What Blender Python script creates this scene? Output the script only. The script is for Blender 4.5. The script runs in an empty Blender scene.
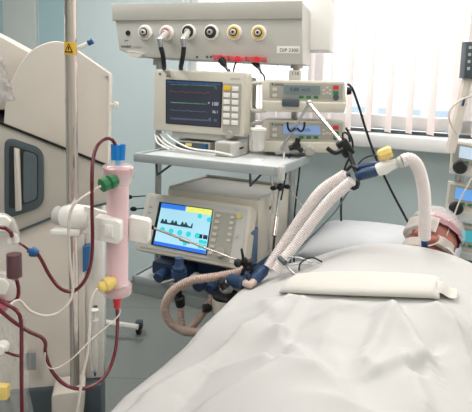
import bpy, bmesh, math, random
from mathutils import Vector as V, Matrix as MX, noise as NZ
random.seed(7)
COL = bpy.context.scene.collection
R = math.radians
# ---------------------------------------------------------------- camera
F = 540.0; CX = 236.0; CY = 156.0
PIT = R(8); ROL = 0.03
CAM = V((0, 0, 1.6))
fw = V((0, math.cos(PIT), -math.sin(PIT))); rt = V((1, 0, 0)); up = V((0, math.sin(PIT), math.cos(PIT)))
rt2 = rt*math.cos(ROL)+up*math.sin(ROL); up2 = up*math.cos(ROL)-rt*math.sin(ROL)
cd = bpy.data.cameras.new('camera'); cam = bpy.data.objects.new('camera', cd); COL.objects.link(cam)
m = MX((rt2, up2, -fw)).transposed().to_4x4(); m.translation = CAM
cam.matrix_world = m
cd.sensor_width = 36; cd.lens = F/472*36; cd.shift_y = (CY-206)/472; cd.clip_start = .05; cd.clip_end = 300
bpy.context.scene.camera = cam
def ray(px, py): return fw+rt2*((px-CX)/F)+up2*((CY-py)/F)
def at(px, py, Y):
    d = ray(px, py); return CAM+d*(Y/d.y)
def atz(px, py, z):
    d = ray(px, py); return CAM+d*((z-CAM.z)/d.z)

# ---------------------------------------------------------------- materials
def lin(h):
    h = h.lstrip('#'); c = [int(h[i:i+2], 16)/255 for i in (0, 2, 4)]
    return [x/12.92 if x <= .04045 else ((x+.055)/1.055)**2.4 for x in c]+[1]
MC = {}
def mat(name, col, rough=.5, metal=0, var=.06, vs=9, bump=0, bs=60, alpha=1, trans=0, emit=0, coat=0, ior=1.45, sss=0):
    if name in MC: return MC[name]
    M = bpy.data.materials.new(name); M.use_nodes = True; nt = M.node_tree; b = nt.nodes['Principled BSDF']
    c = lin(col)
    tc = nt.nodes.new('ShaderNodeTexCoord'); n = nt.nodes.new('ShaderNodeTexNoise'); n.inputs['Scale'].default_value = vs; n.inputs['Detail'].default_value = 4
    nt.links.new(tc.outputs['Object'], n.inputs['Vector'])
    mr = nt.nodes.new('ShaderNodeMix'); mr.data_type = 'RGBA'
    mr.inputs[6].default_value = [x*(1-var) for x in c[:3]]+[1]; mr.inputs[7].default_value = [min(1, x*(1+var)) for x in c[:3]]+[1]
    nt.links.new(n.outputs['Fac'], mr.inputs[0]); nt.links.new(mr.outputs[2], b.inputs['Base Color'])
    b.inputs['Roughness'].default_value = rough; b.inputs['Metallic'].default_value = metal
    b.inputs['IOR'].default_value = ior
    b.inputs['Alpha'].default_value = alpha; b.inputs['Transmission Weight'].default_value = trans; b.inputs['Coat Weight'].default_value = coat
    if sss: b.inputs['Subsurface Weight'].default_value = sss; b.inputs['Subsurface Scale'].default_value = .02
    if emit: b.inputs['Emission Color'].default_value = c; b.inputs['Emission Strength'].default_value = emit
    if bump:
        n2 = nt.nodes.new('ShaderNodeTexNoise'); n2.inputs['Scale'].default_value = bs; n2.inputs['Detail'].default_value = 3
        bp = nt.nodes.new('ShaderNodeBump'); bp.inputs['Strength'].default_value = bump; bp.inputs['Distance'].default_value = .001
        nt.links.new(tc.outputs['Object'], n2.inputs['Vector']); nt.links.new(n2.outputs['Fac'], bp.inputs['Height']); nt.links.new(bp.outputs[0], b.inputs['Normal'])
    MC[name] = M; return M
cream = mat('cream_plastic', '#cfcabd', .42, bump=.05, bs=300)
cream2 = mat('warm_cream_plastic', '#d8d0c6', .38, var=.03)
greyp = mat('grey_machine_plastic', '#bdb8af', .4, var=.04)
white = mat('white_plastic', '#efece6', .35, var=.03)
lgrey = mat('light_grey_plastic', '#c3c3bf', .45)
pgrey = mat('keypad_grey', '#a9a79f', .5)
dgrey = mat('slate_grey_plastic', '#4d585e', .4)
black = mat('black_plastic', '#17181b', .4)
blackr = mat('black_rubber', '#1c1e22', .55)
steel = mat('brushed_steel', '#ddd2cc', .14, 1, var=.08, vs=3)
steel2 = mat('satin_aluminium', '#b9bcbe', .35, 1, var=.05)
blue = mat('navy_blue_plastic', '#2c4468', .4)
cyanb = mat('bright_blue_plastic', '#1e86d8', .35)
mblue = mat('mid_blue_plastic', '#22598f', .35)
green = mat('green_plastic', '#2f7a4d', .4)
yellow = mat('yellow_plastic', '#efd27c', .4)
red = mat('red_plastic', '#d8323c', .4)
redsock = mat('red_socket_plastic', '#c0555a', .4)
blood = mat('blood_filled_tube', '#641022', .2, coat=.4, var=.15)
bloodd = mat('dark_blood', '#4e0d1d', .35)
pink = mat('pink_fibre_bundle', '#f2ccd1', .3, coat=.5, var=.06, vs=30)
headm = mat('clear_pink_header', '#f8e9ea', .12, alpha=.42, coat=.7)
pinkd = mat('pink_blood_header', '#cf8087', .25, coat=.7, var=.2, vs=40)
clear = mat('clear_plastic', '#f4eff0', .08, alpha=.06, coat=1)
film = mat('clear_film', '#f6f4f2', .12, alpha=.2, coat=1)
clearw = mat('cloudy_clear_plastic', '#eeeae6', .2, alpha=.5, coat=.4)
tubew = mat('translucent_white_tube', '#d6cdc3', .25, coat=.5)
hosew = mat('white_corrugated_hose', '#f5ecea', .3, coat=.3, alpha=.88)
hoseb = mat('beige_corrugated_hose', '#c3aca0', .4, coat=.2)
chrome = mat('chrome', '#d8d8d8', .1, 1)
skin = mat('skin', '#a56659', .5, sss=.15, var=.12, vs=20)
gauze = mat('white_gauze', '#f1ebe4', .85, bump=.4, bs=250)
capm = mat('pink_cap_cloth', '#bd929a', .8, bump=.3, bs=90)
sheetm = mat('white_bed_linen', '#c3c2c0', .85, var=.02)
pillowm = mat('white_pillow_linen', '#c9cccf', .85, var=.02)
def emi(name, col, s=1): return mat(name, col, .3, emit=s, var=0)

# ---------------------------------------------------------------- mesh helpers
def obj(name, bm, mt, parent=None, smooth=True, ang=40, label=None):
    me = bpy.data.meshes.new(name); bmesh.ops.recalc_face_normals(bm, faces=bm.faces[:])
    if bm.calc_volume(signed=True) < 0: bmesh.ops.reverse_faces(bm, faces=bm.faces[:])
    bm.to_mesh(me); bm.free()
    me.materials.append(mt)
    if smooth:
        me.shade_smooth(); me.set_sharp_from_angle(angle=R(ang))
    o = bpy.data.objects.new(name, me); COL.objects.link(o)
    if parent is not None: o.parent = parent
    if label: o['label'] = label
    return o
def tag(o, label, cat, group=None, kind=None):
    if label: o['label'] = label
    if cat: o['category'] = cat
    if group: o['group'] = group
    if kind: o['kind'] = kind
    return o
def single(name, bm, mt, label, cat, group=None, smooth=True, ang=40, kind=None):
    lo = V((1e9,)*3); hi = V((-1e9,)*3)
    for v in bm.verts:
        for i in range(3): lo[i] = min(lo[i], v.co[i]); hi[i] = max(hi[i], v.co[i])
    c = V(((lo.x+hi.x)/2, (lo.y+hi.y)/2, lo.z))
    bmesh.ops.translate(bm, verts=bm.verts[:], vec=-c)
    o = obj(name, bm, mt, None, smooth, ang); o.location = c
    return tag(o, label, cat, group, kind)
def B(x0, x1, y0, y1, z0, z1, bev=0, seg=2, bm=None):
    own = bm is None; b = bmesh.new()
    x0, x1 = sorted((x0, x1)); y0, y1 = sorted((y0, y1)); z0, z1 = sorted((z0, z1))
    bmesh.ops.create_cube(b, size=1, matrix=MX.Translation(((x0+x1)/2, (y0+y1)/2, (z0+z1)/2)) @ MX.Diagonal((x1-x0, y1-y0, z1-z0, 1)))
    if bev: bmesh.ops.bevel(b, geom=b.edges[:], offset=bev, segments=seg, affect='EDGES', profile=.5)
    if own: return b
    merge(bm, b); return bm
def merge(a, b):
    me = bpy.data.meshes.new('tmp'); b.to_mesh(me); b.free(); a.from_mesh(me); bpy.data.meshes.remove(me); return a
def prism(pts, y0, y1, bev=0, seg=2):
    """outline in the local x,z plane pushed from y0 to y1"""
    b = bmesh.new(); y0, y1 = sorted((y0, y1))
    fr = [b.verts.new((x, y0, z)) for x, z in pts]; bk = [b.verts.new((x, y1, z)) for x, z in pts]
    b.faces.new(fr); b.faces.new(bk[::-1]); n = len(pts)
    for i in range(n): b.faces.new((fr[i], bk[i], bk[(i+1) % n], fr[(i+1) % n]))
    bmesh.ops.recalc_face_normals(b, faces=b.faces[:])
    if bev:
        es = [e for e in b.edges if all(abs(v.co.y-y0) < 1e-6 for v in e.verts)]
        bmesh.ops.bevel(b, geom=es, offset=bev, segments=seg, affect='EDGES', profile=.5)
    return b
def roundrect(x0, x1, z0, z1, r, n=5):
    x0, x1 = sorted((x0, x1)); z0, z1 = sorted((z0, z1)); r = min(r, (x1-x0)/2.01, (z1-z0)/2.01); o = []
    for cx, cz, a in ((x1-r, z1-r, 0), (x0+r, z1-r, 90), (x0+r, z0+r, 180), (x1-r, z0+r, 270)):
        for k in range(n+1):
            t = R(a+90*k/n); o.append((cx+r*math.cos(t), cz+r*math.sin(t)))
    return o
def roundpoly(pts, r, n=5):
    out = []; N = len(pts)
    for i in range(N):
        p0, p, p1 = V(pts[i-1]), V(pts[i]), V(pts[(i+1) % N])
        rr = r[i] if isinstance(r, (list, tuple)) else r
        a = p+(p0-p).normalized()*min(rr, (p0-p).length*.49); c = p+(p1-p).normalized()*min(rr, (p1-p).length*.49)
        if rr <= 0: out.append(tuple(p)); continue
        for k in range(n+1):
            t = k/n; q = a*(1-t)**2+p*2*t*(1-t)+c*t*t; out.append((q.x, q.y))
    return out
def cyl(p0, p1, r, r2=None, n=20, bev=0):
    p0, p1 = V(p0), V(p1); b = bmesh.new(); d = p1-p0
    q = d.to_track_quat('Z', 'Y').to_matrix().to_4x4(); q.translation = (p0+p1)/2
    bmesh.ops.create_cone(b, cap_ends=True, segments=n, radius1=r, radius2=r if r2 is None else r2, depth=d.length, matrix=q)
    if bev:
        es = [e for e in b.edges if len([f for f in e.link_faces if len(f.verts) > 4]) == 1]
        bmesh.ops.bevel(b, geom=es, offset=bev, segments=2, affect='EDGES', profile=.5)
    return b
def lathe(p0, p1, prof, n=24):
    """prof: list of (t along the axis 0..1, radius)"""
    p0, p1 = V(p0), V(p1); d = p1-p0; q = d.to_track_quat('Z', 'Y').to_matrix(); b = bmesh.new(); rings = []
    for t, r in prof:
        rings.append([b.verts.new(p0+d*t+q @ V((r*math.cos(6.28318*k/n), r*math.sin(6.28318*k/n), 0))) for k in range(n)])
    for a, c in zip(rings, rings[1:]):
        for k in range(n): b.faces.new((a[k], a[(k+1) % n], c[(k+1) % n], c[k]))
    b.faces.new(rings[0][::-1]); b.faces.new(rings[-1]); return b
def ball(c, r, sc=(1, 1, 1), u=20, v=12):
    b = bmesh.new(); bmesh.ops.create_uvsphere(b, u_segments=u, v_segments=v, radius=r, matrix=MX.Translation(c) @ MX.Diagonal((*sc, 1))); return b
def spline(pts, step):
    P = [V(p) for p in pts]
    if len(P) == 2: P = [P[0], (P[0]+P[1])/2, P[1]]
    Q = [P[0]*2-P[1]]+P+[P[-1]*2-P[-2]]; o = []
    for i in range(1, len(Q)-2):
        a, b, c, d = Q[i-1:i+3]; n = max(2, int((c-b).length/step))
        for k in range(n):
            t = k/n; o.append(.5*((2*b)+(c-a)*t+(2*a-5*b+4*c-d)*t*t+(3*b-a-3*c+d)*t**3))
    o.append(P[-1]); return o
def tube(pts, r, n=10, step=.01, corr=0, period=.008, straight=False):
    if corr: step = period/4
    P = [V(p) for p in pts] if straight else spline(pts, step)
    if corr:   # even spacing so the rings stay regular
        Q = [P[0]]; acc = 0
        for a, c in zip(P, P[1:]):
            L = (c-a).length; s = step-acc
            while s <= L: Q.append(a.lerp(c, s/L)); s += step
            acc = L-(s-step)
        P = Q
    b = bmesh.new(); rings = []; T = (P[1]-P[0]).normalized(); N = T.orthogonal().normalized()
    for i, p in enumerate(P):
        t = (P[min(i+1, len(P)-1)]-P[max(i-1, 0)]).normalized()
        N = (N-t*N.dot(t)).normalized(); Bn = t.cross(N)
        rr = r*(1+corr*(1 if i % 4 < 2 else -1)) if corr else r
        rings.append([b.verts.new(p+(N*math.cos(6.28318*k/n)+Bn*math.sin(6.28318*k/n))*rr) for k in range(n)])
    for a, c in zip(rings, rings[1:]):
        for k in range(n): b.faces.new((a[k], a[(k+1) % n], c[(k+1) % n], c[k]))
    b.faces.new(rings[0][::-1]); b.faces.new(rings[-1]); return b
def PX(l): return [at(*p) for p in l]

class Thing:
    def __init__(s, name, label, cat, o, yaw=0, tilt=0, group=None, kind=None, px=True):
        s.e = bpy.data.objects.new(name, None); COL.objects.link(s.e); s.e.empty_display_size = .05
        w = at(*o) if px else V(o)
        s.M = MX.Translation(w) @ MX.Rotation(R(-yaw), 4, 'Z') @ MX.Rotation(R(-tilt), 4, 'X'); s.I = s.M.inverted()
        s.e.matrix_world = s.M; tag(s.e, label, cat, group, kind)
    def uv(s, px, py, d=0):
        o = s.I @ CAM; k = (s.I.to_3x3() @ ray(px, py)); t = (d-o.y)/k.y; q = o+k*t; return (q.x, q.z)
    def L(s, px, py, Y): return s.I @ at(px, py, Y)
    def LL(s, l): return [s.L(*p) for p in l]
    def P3(s, px, py, d=0):
        a = s.uv(px, py, d); return V((a[0], d, a[1]))
    def part(s, name, bm, mt, parent=None, **k): return obj(name, bm, mt, parent or s.e, **k)
    def box(s, name, mt, q, y0, y1, bev=0, parent=None, d=0, **k):
        (x0, z1), (x1, z0) = s.uv(q[0], q[1], d), s.uv(q[2], q[3], d)
        return s.part(name, B(x0, x1, y0, y1, z0, z1, bev), mt, parent, **k)
    def rr(s, name, mt, q, y0, y1, r, bev=0, parent=None, d=0, **k):
        (x0, z1), (x1, z0) = s.uv(q[0], q[1], d), s.uv(q[2], q[3], d)
        return s.part(name, prism(roundrect(x0, x1, z0, z1, r), y0, y1, bev), mt, parent, **k)
    def poly(s, name, mt, pts, y0, y1, r=0, bev=0, parent=None, d=0, **k):
        u = [s.uv(*p, d) for p in pts]
        if r: u = roundpoly(u, r)
        return s.part(name, prism(u, y0, y1, bev), mt, parent, **k)
    def text(s, name, body, mt, px, py, size, d, parent=None, **k):
        c = bpy.data.curves.new('t', 'FONT'); c.body = body; c.size = size; c.extrude = .0003
        t = bpy.data.objects.new('t', c); COL.objects.link(t); bpy.context.view_layer.update()
        me = bpy.data.meshes.new_from_object(t.evaluated_get(bpy.context.evaluated_depsgraph_get())); bpy.data.objects.remove(t)
        b = bmesh.new(); b.from_mesh(me); bpy.data.meshes.remove(me)
        x, z = s.uv(px, py, d); b.transform(MX.Translation((x, d, z)) @ MX.Rotation(R(90), 4, 'X'))
        return s.part(name, b, mt, parent, smooth=False, **k)
# ================================================================ THE ROOM
W = Thing('setting_frame', None, None, (130, 301, 3.9), 26.6)      # frame of the window wall (temporary)
def struct(name, bm, mt, smooth=False):
    bm.transform(W.M); o = obj(name, bm, mt, None, smooth); o['kind'] = 'structure'; return o
wallm = mat('pale_blue_wall_paint', '#d3e2e4', .55, var=.03, vs=2)
wallup = mat('white_ceiling_paint', '#e8e8e4', .8)
rearm = mat('rear_wall_paint', '#dcdcd4', .8)
tealm = mat('teal_panel_paint', '#b0ccd4', .5, var=.02)
sagem = mat('sage_panel_paint', '#d3dad7', .5, var=.02)
basem = mat('baseboard_vinyl', '#8c9392', .5)
pvc = mat('white_window_frame', '#f2f2f2', .4, var=.01)
fz = -(W.M.translation.z)                                            # local z of the floor
XL, XR, DY, H = -2.1, 4.3, -6.4, 3.0
zc = fz+H
flm = bpy.data.materials.new('speckled_grey_floor'); flm.use_nodes = True; nt = flm.node_tree; b = nt.nodes['Principled BSDF']
tc = nt.nodes.new('ShaderNodeTexCoord'); n1 = nt.nodes.new('ShaderNodeTexNoise'); n1.inputs['Scale'].default_value = 140; n1.inputs['Detail'].default_value = 2
br = nt.nodes.new('ShaderNodeTexBrick'); br.offset = 0; br.inputs['Scale'].default_value = 1; br.inputs['Mortar Size'].default_value = .004; br.inputs['Brick Width'].default_value = 1.2; br.inputs['Row Height'].default_value = .9
br.inputs['Color1'].default_value = lin('#929591'); br.inputs['Color2'].default_value = lin('#8f928f'); br.inputs['Mortar'].default_value = lin('#7b7f7d')
cr = nt.nodes.new('ShaderNodeValToRGB'); cr.color_ramp.elements[0].position = .35; cr.color_ramp.elements[0].color = (.82, .82, .82, 1); cr.color_ramp.elements[1].position = .6; cr.color_ramp.elements[1].color = (1.1, 1.1, 1.1, 1)
mu = nt.nodes.new('ShaderNodeMix'); mu.data_type = 'RGBA'; mu.blend_type = 'MULTIPLY'; mu.inputs[0].default_value = 1
nt.links.new(tc.outputs['Object'], n1.inputs['Vector']); nt.links.new(tc.outputs['Object'], br.inputs['Vector'])
nt.links.new(n1.outputs['Fac'], cr.inputs[0]); nt.links.new(br.outputs['Color'], mu.inputs[6]); nt.links.new(cr.outputs[0], mu.inputs[7]); nt.links.new(mu.outputs[2], b.inputs['Base Color'])
b.inputs['Roughness'].default_value = .38
struct('floor', B(XL-.15, XR+.15, DY-.15, .3, fz-.1, fz), flm)
struct('ceiling', B(XL-.15, XR+.15, DY-.15, .3, zc, zc+.1), wallup)
wx0 = W.uv(186, 66)[0]; wx1 = XR-.25; sz = W.uv(400, 134)[1]; wz1 = fz+2.75
bmw = bmesh.new()
B(XL, wx0, 0, .3, fz, zc, bm=bmw); B(wx1, XR, 0, .3, fz, zc, bm=bmw); B(wx0, wx1, 0, .3, fz, sz, bm=bmw); B(wx0, wx1, 0, .3, wz1, zc, bm=bmw)
struct('wall_back', bmw, wallm)
struct('wall_left', B(XL-.15, XL, DY, .3, fz, zc), wallm)
struct('wall_right', B(XR, XR+.15, DY, .3, fz, zc), rearm)
struct('wall_front', B(XL-.15, XR+.15, DY-.15, DY, fz, zc), rearm)
struct('baseboard_back', B(XL, XR, -.014, 0, fz, fz+.09, .004), basem)
# painted panels of the left half of the back wall
for i, (a, c, mt, th) in enumerate(((-30, 6, tealm, .02), (6, 38, sagem, .03), (41, 69, tealm, .02))):
    xa = W.uv(a, 30)[0]; xb = W.uv(c, 30)[0]
    struct('trim_%d' % (i+1), B(max(xa, XL), xb, -th, 0, fz+.09, zc, .002), mt)
# window: frame, panes, sill
wf = bmesh.new()
def fr(x0, x1, z0, z1): B(x0, x1, .05, .13, z0, z1, .006, bm=wf)
fr(wx0, wx0+.06, sz, wz1); fr(wx1-.06, wx1, sz, wz1); fr(wx0, wx1, wz1-.07, wz1); fr(wx0, wx1, sz+.02, sz+.10)
nm = 4; mull = [wx0+(wx1-wx0)*k/nm for k in range(1, nm)]
for x in mull: fr(x-.05, x+.05, sz, wz1)
win = Thing('window_1', None, None, tuple(W.M.translation), 26.6, kind='structure', px=False)
win.part('window_frame', wf, pvc, smooth=False)
glass = mat('window_glass', '#eef6f8', .02, alpha=.12, var=0)
for a, c in zip([wx0]+mull, mull+[wx1]):
    win.part('pane', B(a, c, .085, .095, sz+.08, wz1-.05), glass, smooth=False)
win.part('seal_strip', B(wx0, wx1, .0, .05, sz, sz+.016), dgrey, smooth=False)
win.part('window_sill', B(wx0-.05, wx1, -.14, .0, sz-.075, sz, .008), pvc)
# vertical blind
bl = Thing('vertical_blind', 'white vertical blind with half open fabric slats hanging over the bright window', 'blind', tuple(W.M.translation), 26.6, px=False)
slm = mat('blind_fabric', '#f3ebe8', .8, var=.03, bump=.1, bs=200, trans=.0)
nt = slm.node_tree; pb = nt.nodes['Principled BSDF']; tr = nt.nodes.new('ShaderNodeBsdfTranslucent'); tr.inputs[0].default_value = lin('#fcf7f5'); ms = nt.nodes.new('ShaderNodeMixShader'); ms.inputs[0].default_value = .62
nt.links.new(pb.outputs[0], ms.inputs[1]); nt.links.new(tr.outputs[0], ms.inputs[2]); nt.links.new(ms.outputs[0], nt.nodes['Material Output'].inputs[0])
bl.part('headrail', B(wx0-.05, wx1, -.10, -.05, wz1-.04, wz1+.01, .004), pvc)
per = .113; x = wx0+.02; i = 0
while x < wx1-.05:
    a = R(58+random.uniform(-7, 7)); w = .089; dx = math.cos(a)*w/2; dy = math.sin(a)*w/2
    bm = bmesh.new(); g = []
    for k in range(7):
        t = k/3-1; cvx = .006*(1-t*t); z1 = wz1-.04
        g.append((bm.verts.new((x+dx*t+cvx, -.075-dy*t, sz+.012)), bm.verts.new((x+dx*t+cvx+random.uniform(0, 0), -.075-dy*t, z1))))
    for (p, q), (p2, q2) in zip(g, g[1:]): bm.faces.new((p, p2, q2, q))
    bmesh.ops.solidify(bm, geom=bm.faces[:], thickness=.0012)
    bl.part('slat', bm, slm)
    x += per; i += 1
# outside
def bld(name, x, y, w, d, h, mt, label):
    t = Thing(name, label, 'building', W.M @ V((x, y, fz-9)), 26.6, px=False, group='buildings outside the window')
    t.part('wall', B(-w/2, w/2, 0, d, 0, h), mt, smooth=False)
    bmx = bmesh.new()
    for r_ in range(int(h/3)):
        for c in range(int(w/2.4)):
            X = -w/2+1.2+c*2.4; B(X-.6, X+.6, -.05, 0, 1+r_*3, 2.5+r_*3, bm=bmx)
    t.part('windows', bmx, mat('far_window', '#8fa4b2', .3), smooth=False)
bld('building', 14, 38, 16, 8, 13, mat('far_wall_a', '#ccd4d9', .8), 'pale blue far building seen faintly through the blind')
bld('building', -4, 46, 14, 8, 11, mat('far_wall_b', '#bfc4c8', .8), 'low grey far building seen faintly left behind the blind')
bld('building', 36, 42, 18, 8, 15, mat('far_wall_c', '#ced3d9', .8), 'tall far building seen faintly right behind the blind')
tree = Thing('bare_tree', 'bare leafless tree outside the window', 'tree', W.M @ V((8, 18, fz-9)), 26.6, px=False)
tb = tube([(0, 0, 0), (.1, 0, 4), (0, .1, 8)], .18, step=.5)
brs = bmesh.new()
for k in range(22):
    a = k*2.4; z = 4.5+k*.32; l = 3.4-k*.09
    merge(brs, tube([(0, 0, z), (math.cos(a)*l*.4, math.sin(a)*l*.4, z+l*.4), (math.cos(a)*l, math.sin(a)*l, z+l*1.1)], .035, n=5, step=.4))
barkm = mat('bark', '#6b6a70', .9)
tree.part('trunk', tb, barkm); tree.part('branches', brs, barkm)
bpy.data.objects.remove(W.e)
gr = B(-80, 80, 1, 120, -9.2, -9); gr.transform(W.M); g = obj('outdoor_ground', gr, mat('snowy_ground', '#d8dade', .9), smooth=False); g['kind'] = 'structure'

# ================================================================ CEILING PENDANT
HY = 2.5
h = Thing('ceiling_supply_unit', 'large grey ceiling supply unit with a row of six round gas outlets, above the monitor', 'supply unit', (208, 60, HY), 14)
pbody = mat('supply_unit_enamel', '#c0bfb9', .4, var=.02)
h.poly('housing', pbody, [(113, 5), (302, 2), (303, 64), (280, 64), (136, 57), (119, 50)], 0, .30, bev=.006)
h.poly('upper_lip', mat('supply_unit_lip', '#b1b0a8', .4), [(112.5, 4), (302.5, 1), (302.5, 19), (113.5, 21)], -.012, .0, bev=.004)
h.poly('grip', white, [(127, 51.5), (145, 54), (140, 58), (132, 57)], -.014, .03, r=.006, bev=.003)
for (px, py, c) in ((145.5, 32.5, '#b9b2ab'), (167, 33, '#d9b3b0'), (189, 32, '#2c2f33'), (211.5, 32.5, '#2c2f33'), (234.5, 32.5, '#d9b661'), (259, 33, '#d9b661')):
    p = h.P3(px, py); gm = mat('outlet_'+c[1:], c, .4)
    o = h.part('gas_outlet', lathe(p+V((0, .001, 0)), p+V((0, -.016, 0)), [(0, .035), (.5, .035), (.9, .031), (1, .030)]), white)
    h.part('colour_ring', lathe(p+V((0, -.012, 0)), p+V((0, -.022, 0)), [(0, .027), (.7, .027), (1, .024)]), gm, o)
    h.part('seal_ring', lathe(p+V((0, -.02, 0)), p+V((0, -.024, 0)), [(0, .018), (1, .018)]), black, o)
    h.part('valve', lathe(p+V((0, -.02, 0)), p+V((0, -.034, 0)), [(0, .013), (.8, .013), (1, .009)]), pgrey if c == '#2c2f33' else lgrey, o)
    h.part('bore', lathe(p+V((0, -.033, 0)), p+V((0, -.0355, 0)), [(0, .006), (1, .006)]), black, o)
p = h.P3(128, 33); h.part('jack', lathe(p, p+V((0, -.004, 0)), [(0, .012), (1, .011)]), black)
h.text('printed_label', 'ooo', dgrey, 124.5, 41, .012, -.001)
h.text('lettering', 'modul', black, 121, 47.5, .020, -.0015)
h.text('lettering', 'system', pgrey, 131.5, 48, .018, -.0015)
h.box('nameplate', white, (277, 46, 299.5, 53.5), -.002, 0)
h.text('lettering', 'DIP 3300', black, 279.5, 51.8, .022, -.0025)
# red sockets underneath
for (a, b_, c, d_) in ((213, 55, 228, 60.5), (229, 56, 246, 61.5), (247, 56.5, 266, 62)):
    o = h.poly('red_socket', redsock, [(a, b_), (c, b_+.8), (c+1.5, d_), (a+2, d_)], -.02, .06, bev=.003)
    q = h.P3((a+c)/2, d_-2.5, -.02); h.part('socket_face', lathe(q+V((0, .001, 0)), q+V((0, -.003, 0)), [(0, .014), (1, .013)]), red, o)
for px in (197, 207, 211): 
    q = h.P3(px, 57, 0); h.part('screw', lathe(q, q+V((0, -.003, 0)), [(0, .006), (1, .005)]), dgrey)
# column behind and the poles below
colm = mat('column_cover', '#f4f3f0', .5)
h.part('column_cover', B(h.uv(262, 5, .3)[0], h.uv(334, 5, .4)[0], .301, .55, h.uv(330, 52, .4)[1], h.uv(330, 52, .4)[1]+.9, .01), colm)
zt = h.uv(160, 58, .15)[1]; p_ = h.M.translation.z
def lpole(px, Yd, r, zb, ztop):
    w = at(px, 150, Yd); w1 = V((w.x, w.y, ztop)); w0 = V((w.x, w.y, zb)); return h.I @ w0, h.I @ w1
ztw = p_+.02
for px, Y in ((158.5, 2.66), (293, 2.52)):
    a, c = lpole(px, Y, .016, .62, ztw)
    h.part('pole', cyl(a, c, .016), steel2)
    c2 = a+(c-a)*.985; h.part('pole_collar', cyl(c2+V((0, 0, -.03)), c2, .03), lgrey)
hub = h.uv(190, 5, .15); h.part('ceiling_tube', cyl((.1, .2, h.uv(220, 8, .2)[1]), (.1, .2, 2.98-p_), .07), colm)

# gas hoses
def hose_px(name, pts, r, mt, label, cat, group=None, **k):
    return single(name, tube(PX(pts), r, **k), mt, label, cat, group)
for i, (x0, y0, x1, y1, xe, w) in enumerate(((166.5, 33, 160, 40, 164, 'left'), (188, 32.5, 183, 40, 181, 'right'))):
    p = h.M @ h.P3(x0, y0, -.035); t = Thing('gas_hose', 'black gas hose with metal plug, the %s one of two in the supply unit outlets' % w, 'hose', tuple(p), 14, px=False, group='gas hoses plugged into the supply unit')
    q = t.L(x1, y1, 2.36)
    t.part('plug', lathe((0, 0, 0), q, [(0, .012), (.3, .012), (.35, .014), (1, .012)]), pgrey)
    a = t.L(x1+.8, y1+7, 2.36)
    t.part('collar', lathe(q+V((0, 0, .012)), a, [(0, .008), (.15, .013), (.8, .012), (1, .009)]), steel2)
    t.part('hose', tube([a, t.L((x1+xe)/2+1, 56, 2.37), t.L(xe, 66, 2.42), t.L(xe, 69, 2.50), t.L(xe, 76, 2.60)], .0105), blackr)

# ================================================================ SHELVES
def shelf_thing(name, label, cat, fl, z, wid, dep, th):
    p = atz(fl[0], fl[1], z); t = Thing(name, label, cat, tuple(p), 24, px=False); return t
SZ = 1.275
sh = shelf_thing('equipment_shelf', 'light grey metal shelf with raised rim under the patient monitor', 'shelf', (138, 155), SZ, 0, 0, 0)
shm = mat('shelf_enamel', '#cdd0d0', .3, var=.03)
SWD = .62
sh.part('deck', B(0, SWD, 0, .40, -.004, 0), shm)
sh.part('front_rim', B(-.004, SWD, -.012, .0, -.028, .008, .004), mat('shelf_rim', '#aab2b4', .3))
sh.part('side_rim', B(-.016, -.004, -.012, .40, -.028, .008, .004), MC['shelf_rim']); sh.part('side_rim', B(SWD, SWD+.012, -.012, .40, -.028, .008, .004), MC['shelf_rim'])
sh.part('rear_rail', B(0, SWD, .40, .412, -.01, .03, .003), steel2)
bk = bmesh.new()
for X in (.10, .52): merge(bk, tube([(X, .05, -.03), (X, .05, -.10), (X, .36, -.05)], .006, straight=True))
merge(bk, B(.49, .50, .02, .35, -.11, -.03))
bk.free()
for X in (.07, .50): sh.part('bracket', tube([(X, .03, -.01), (X, .04, -.085), (X, .33, -.012)], .005, straight=True), dgrey)
sh.part('corner_cap', B(SWD+.012, SWD+.03, -.016, .02, -.045, .012, .005), lgrey)
LZ = .745
ls = shelf_thing('equipment_shelf', 'lower light metal shelf carrying the ventilator with the blue screen', 'shelf', (136, 276), LZ, 0, 0, 0)
ls.part('deck', B(0, .50, 0, .46, -.004, 0), shm)
ls.part('front_rim', B(-.004, .50, -.012, .0, -.03, .006, .004), MC['shelf_rim'])
ls.part('side_rim', B(-.016, -.004, -.012, .46, -.03, .006, .004), MC['shelf_rim']); ls.part('side_rim', B(.50, .512, -.012, .46, -.03, .006, .004), MC['shelf_rim'])

# ================================================================ PATIENT MONITOR
mo = Thing('patient_monitor', 'cream patient monitor with dark vital signs screen and yellow key', 'monitor', (198, 105, 2.40), 22, 2)
mo.poly('casing', cream, [(154.5, 69.3), (246.3, 72.2), (243.8, 137), (153, 130)], 0, .07, r=.016, bev=.006)
mo.poly('rear_housing', lgrey, [(158, 73), (241, 75), (239, 132), (157, 126)], .07, .20, r=.02)
mo.poly('screen_bezel', black, [(166, 79.3), (222.8, 82.2), (221, 127.8), (166, 123.5)], -.003, .01, r=.003)
scr = mo.poly('screen', emi('monitor_screen_dark', '#31343e', .3), [(167, 80.2), (222, 83), (220.3, 127), (167, 122.8)], -.0045, .005)
lg = emi('trace_green', '#4a8578', .35); lb = emi('trace_blue', '#59739a', .35); lr = emi('trace_red', '#7c5257', .35); lw = emi('trace_white', '#a9b4c4', .55)
def trace(th, name, mt, px0, px1, py, amp, per, d, parent, sl, r=.0009, shape='ecg'):
    pts = []; n = int((px1-px0)*1.6)
    for i in range(n):
        t = i/n; x = px0+(px1-px0)*t; ph = (x-px0) % per/per
        v = (math.exp(-((ph-.3)/.06)**2)-.35*math.exp(-((ph-.42)/.05)**2)+.25*math.exp(-((ph-.7)/.1)**2)) if shape == 'ecg' else math.sin(ph*6.28)*.5
        pts.append(th.P3(x, py+sl*(x-px0)-amp*v, d))
    return th.part(name, tube(pts, r, n=4, straight=True), mt, parent)
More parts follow.
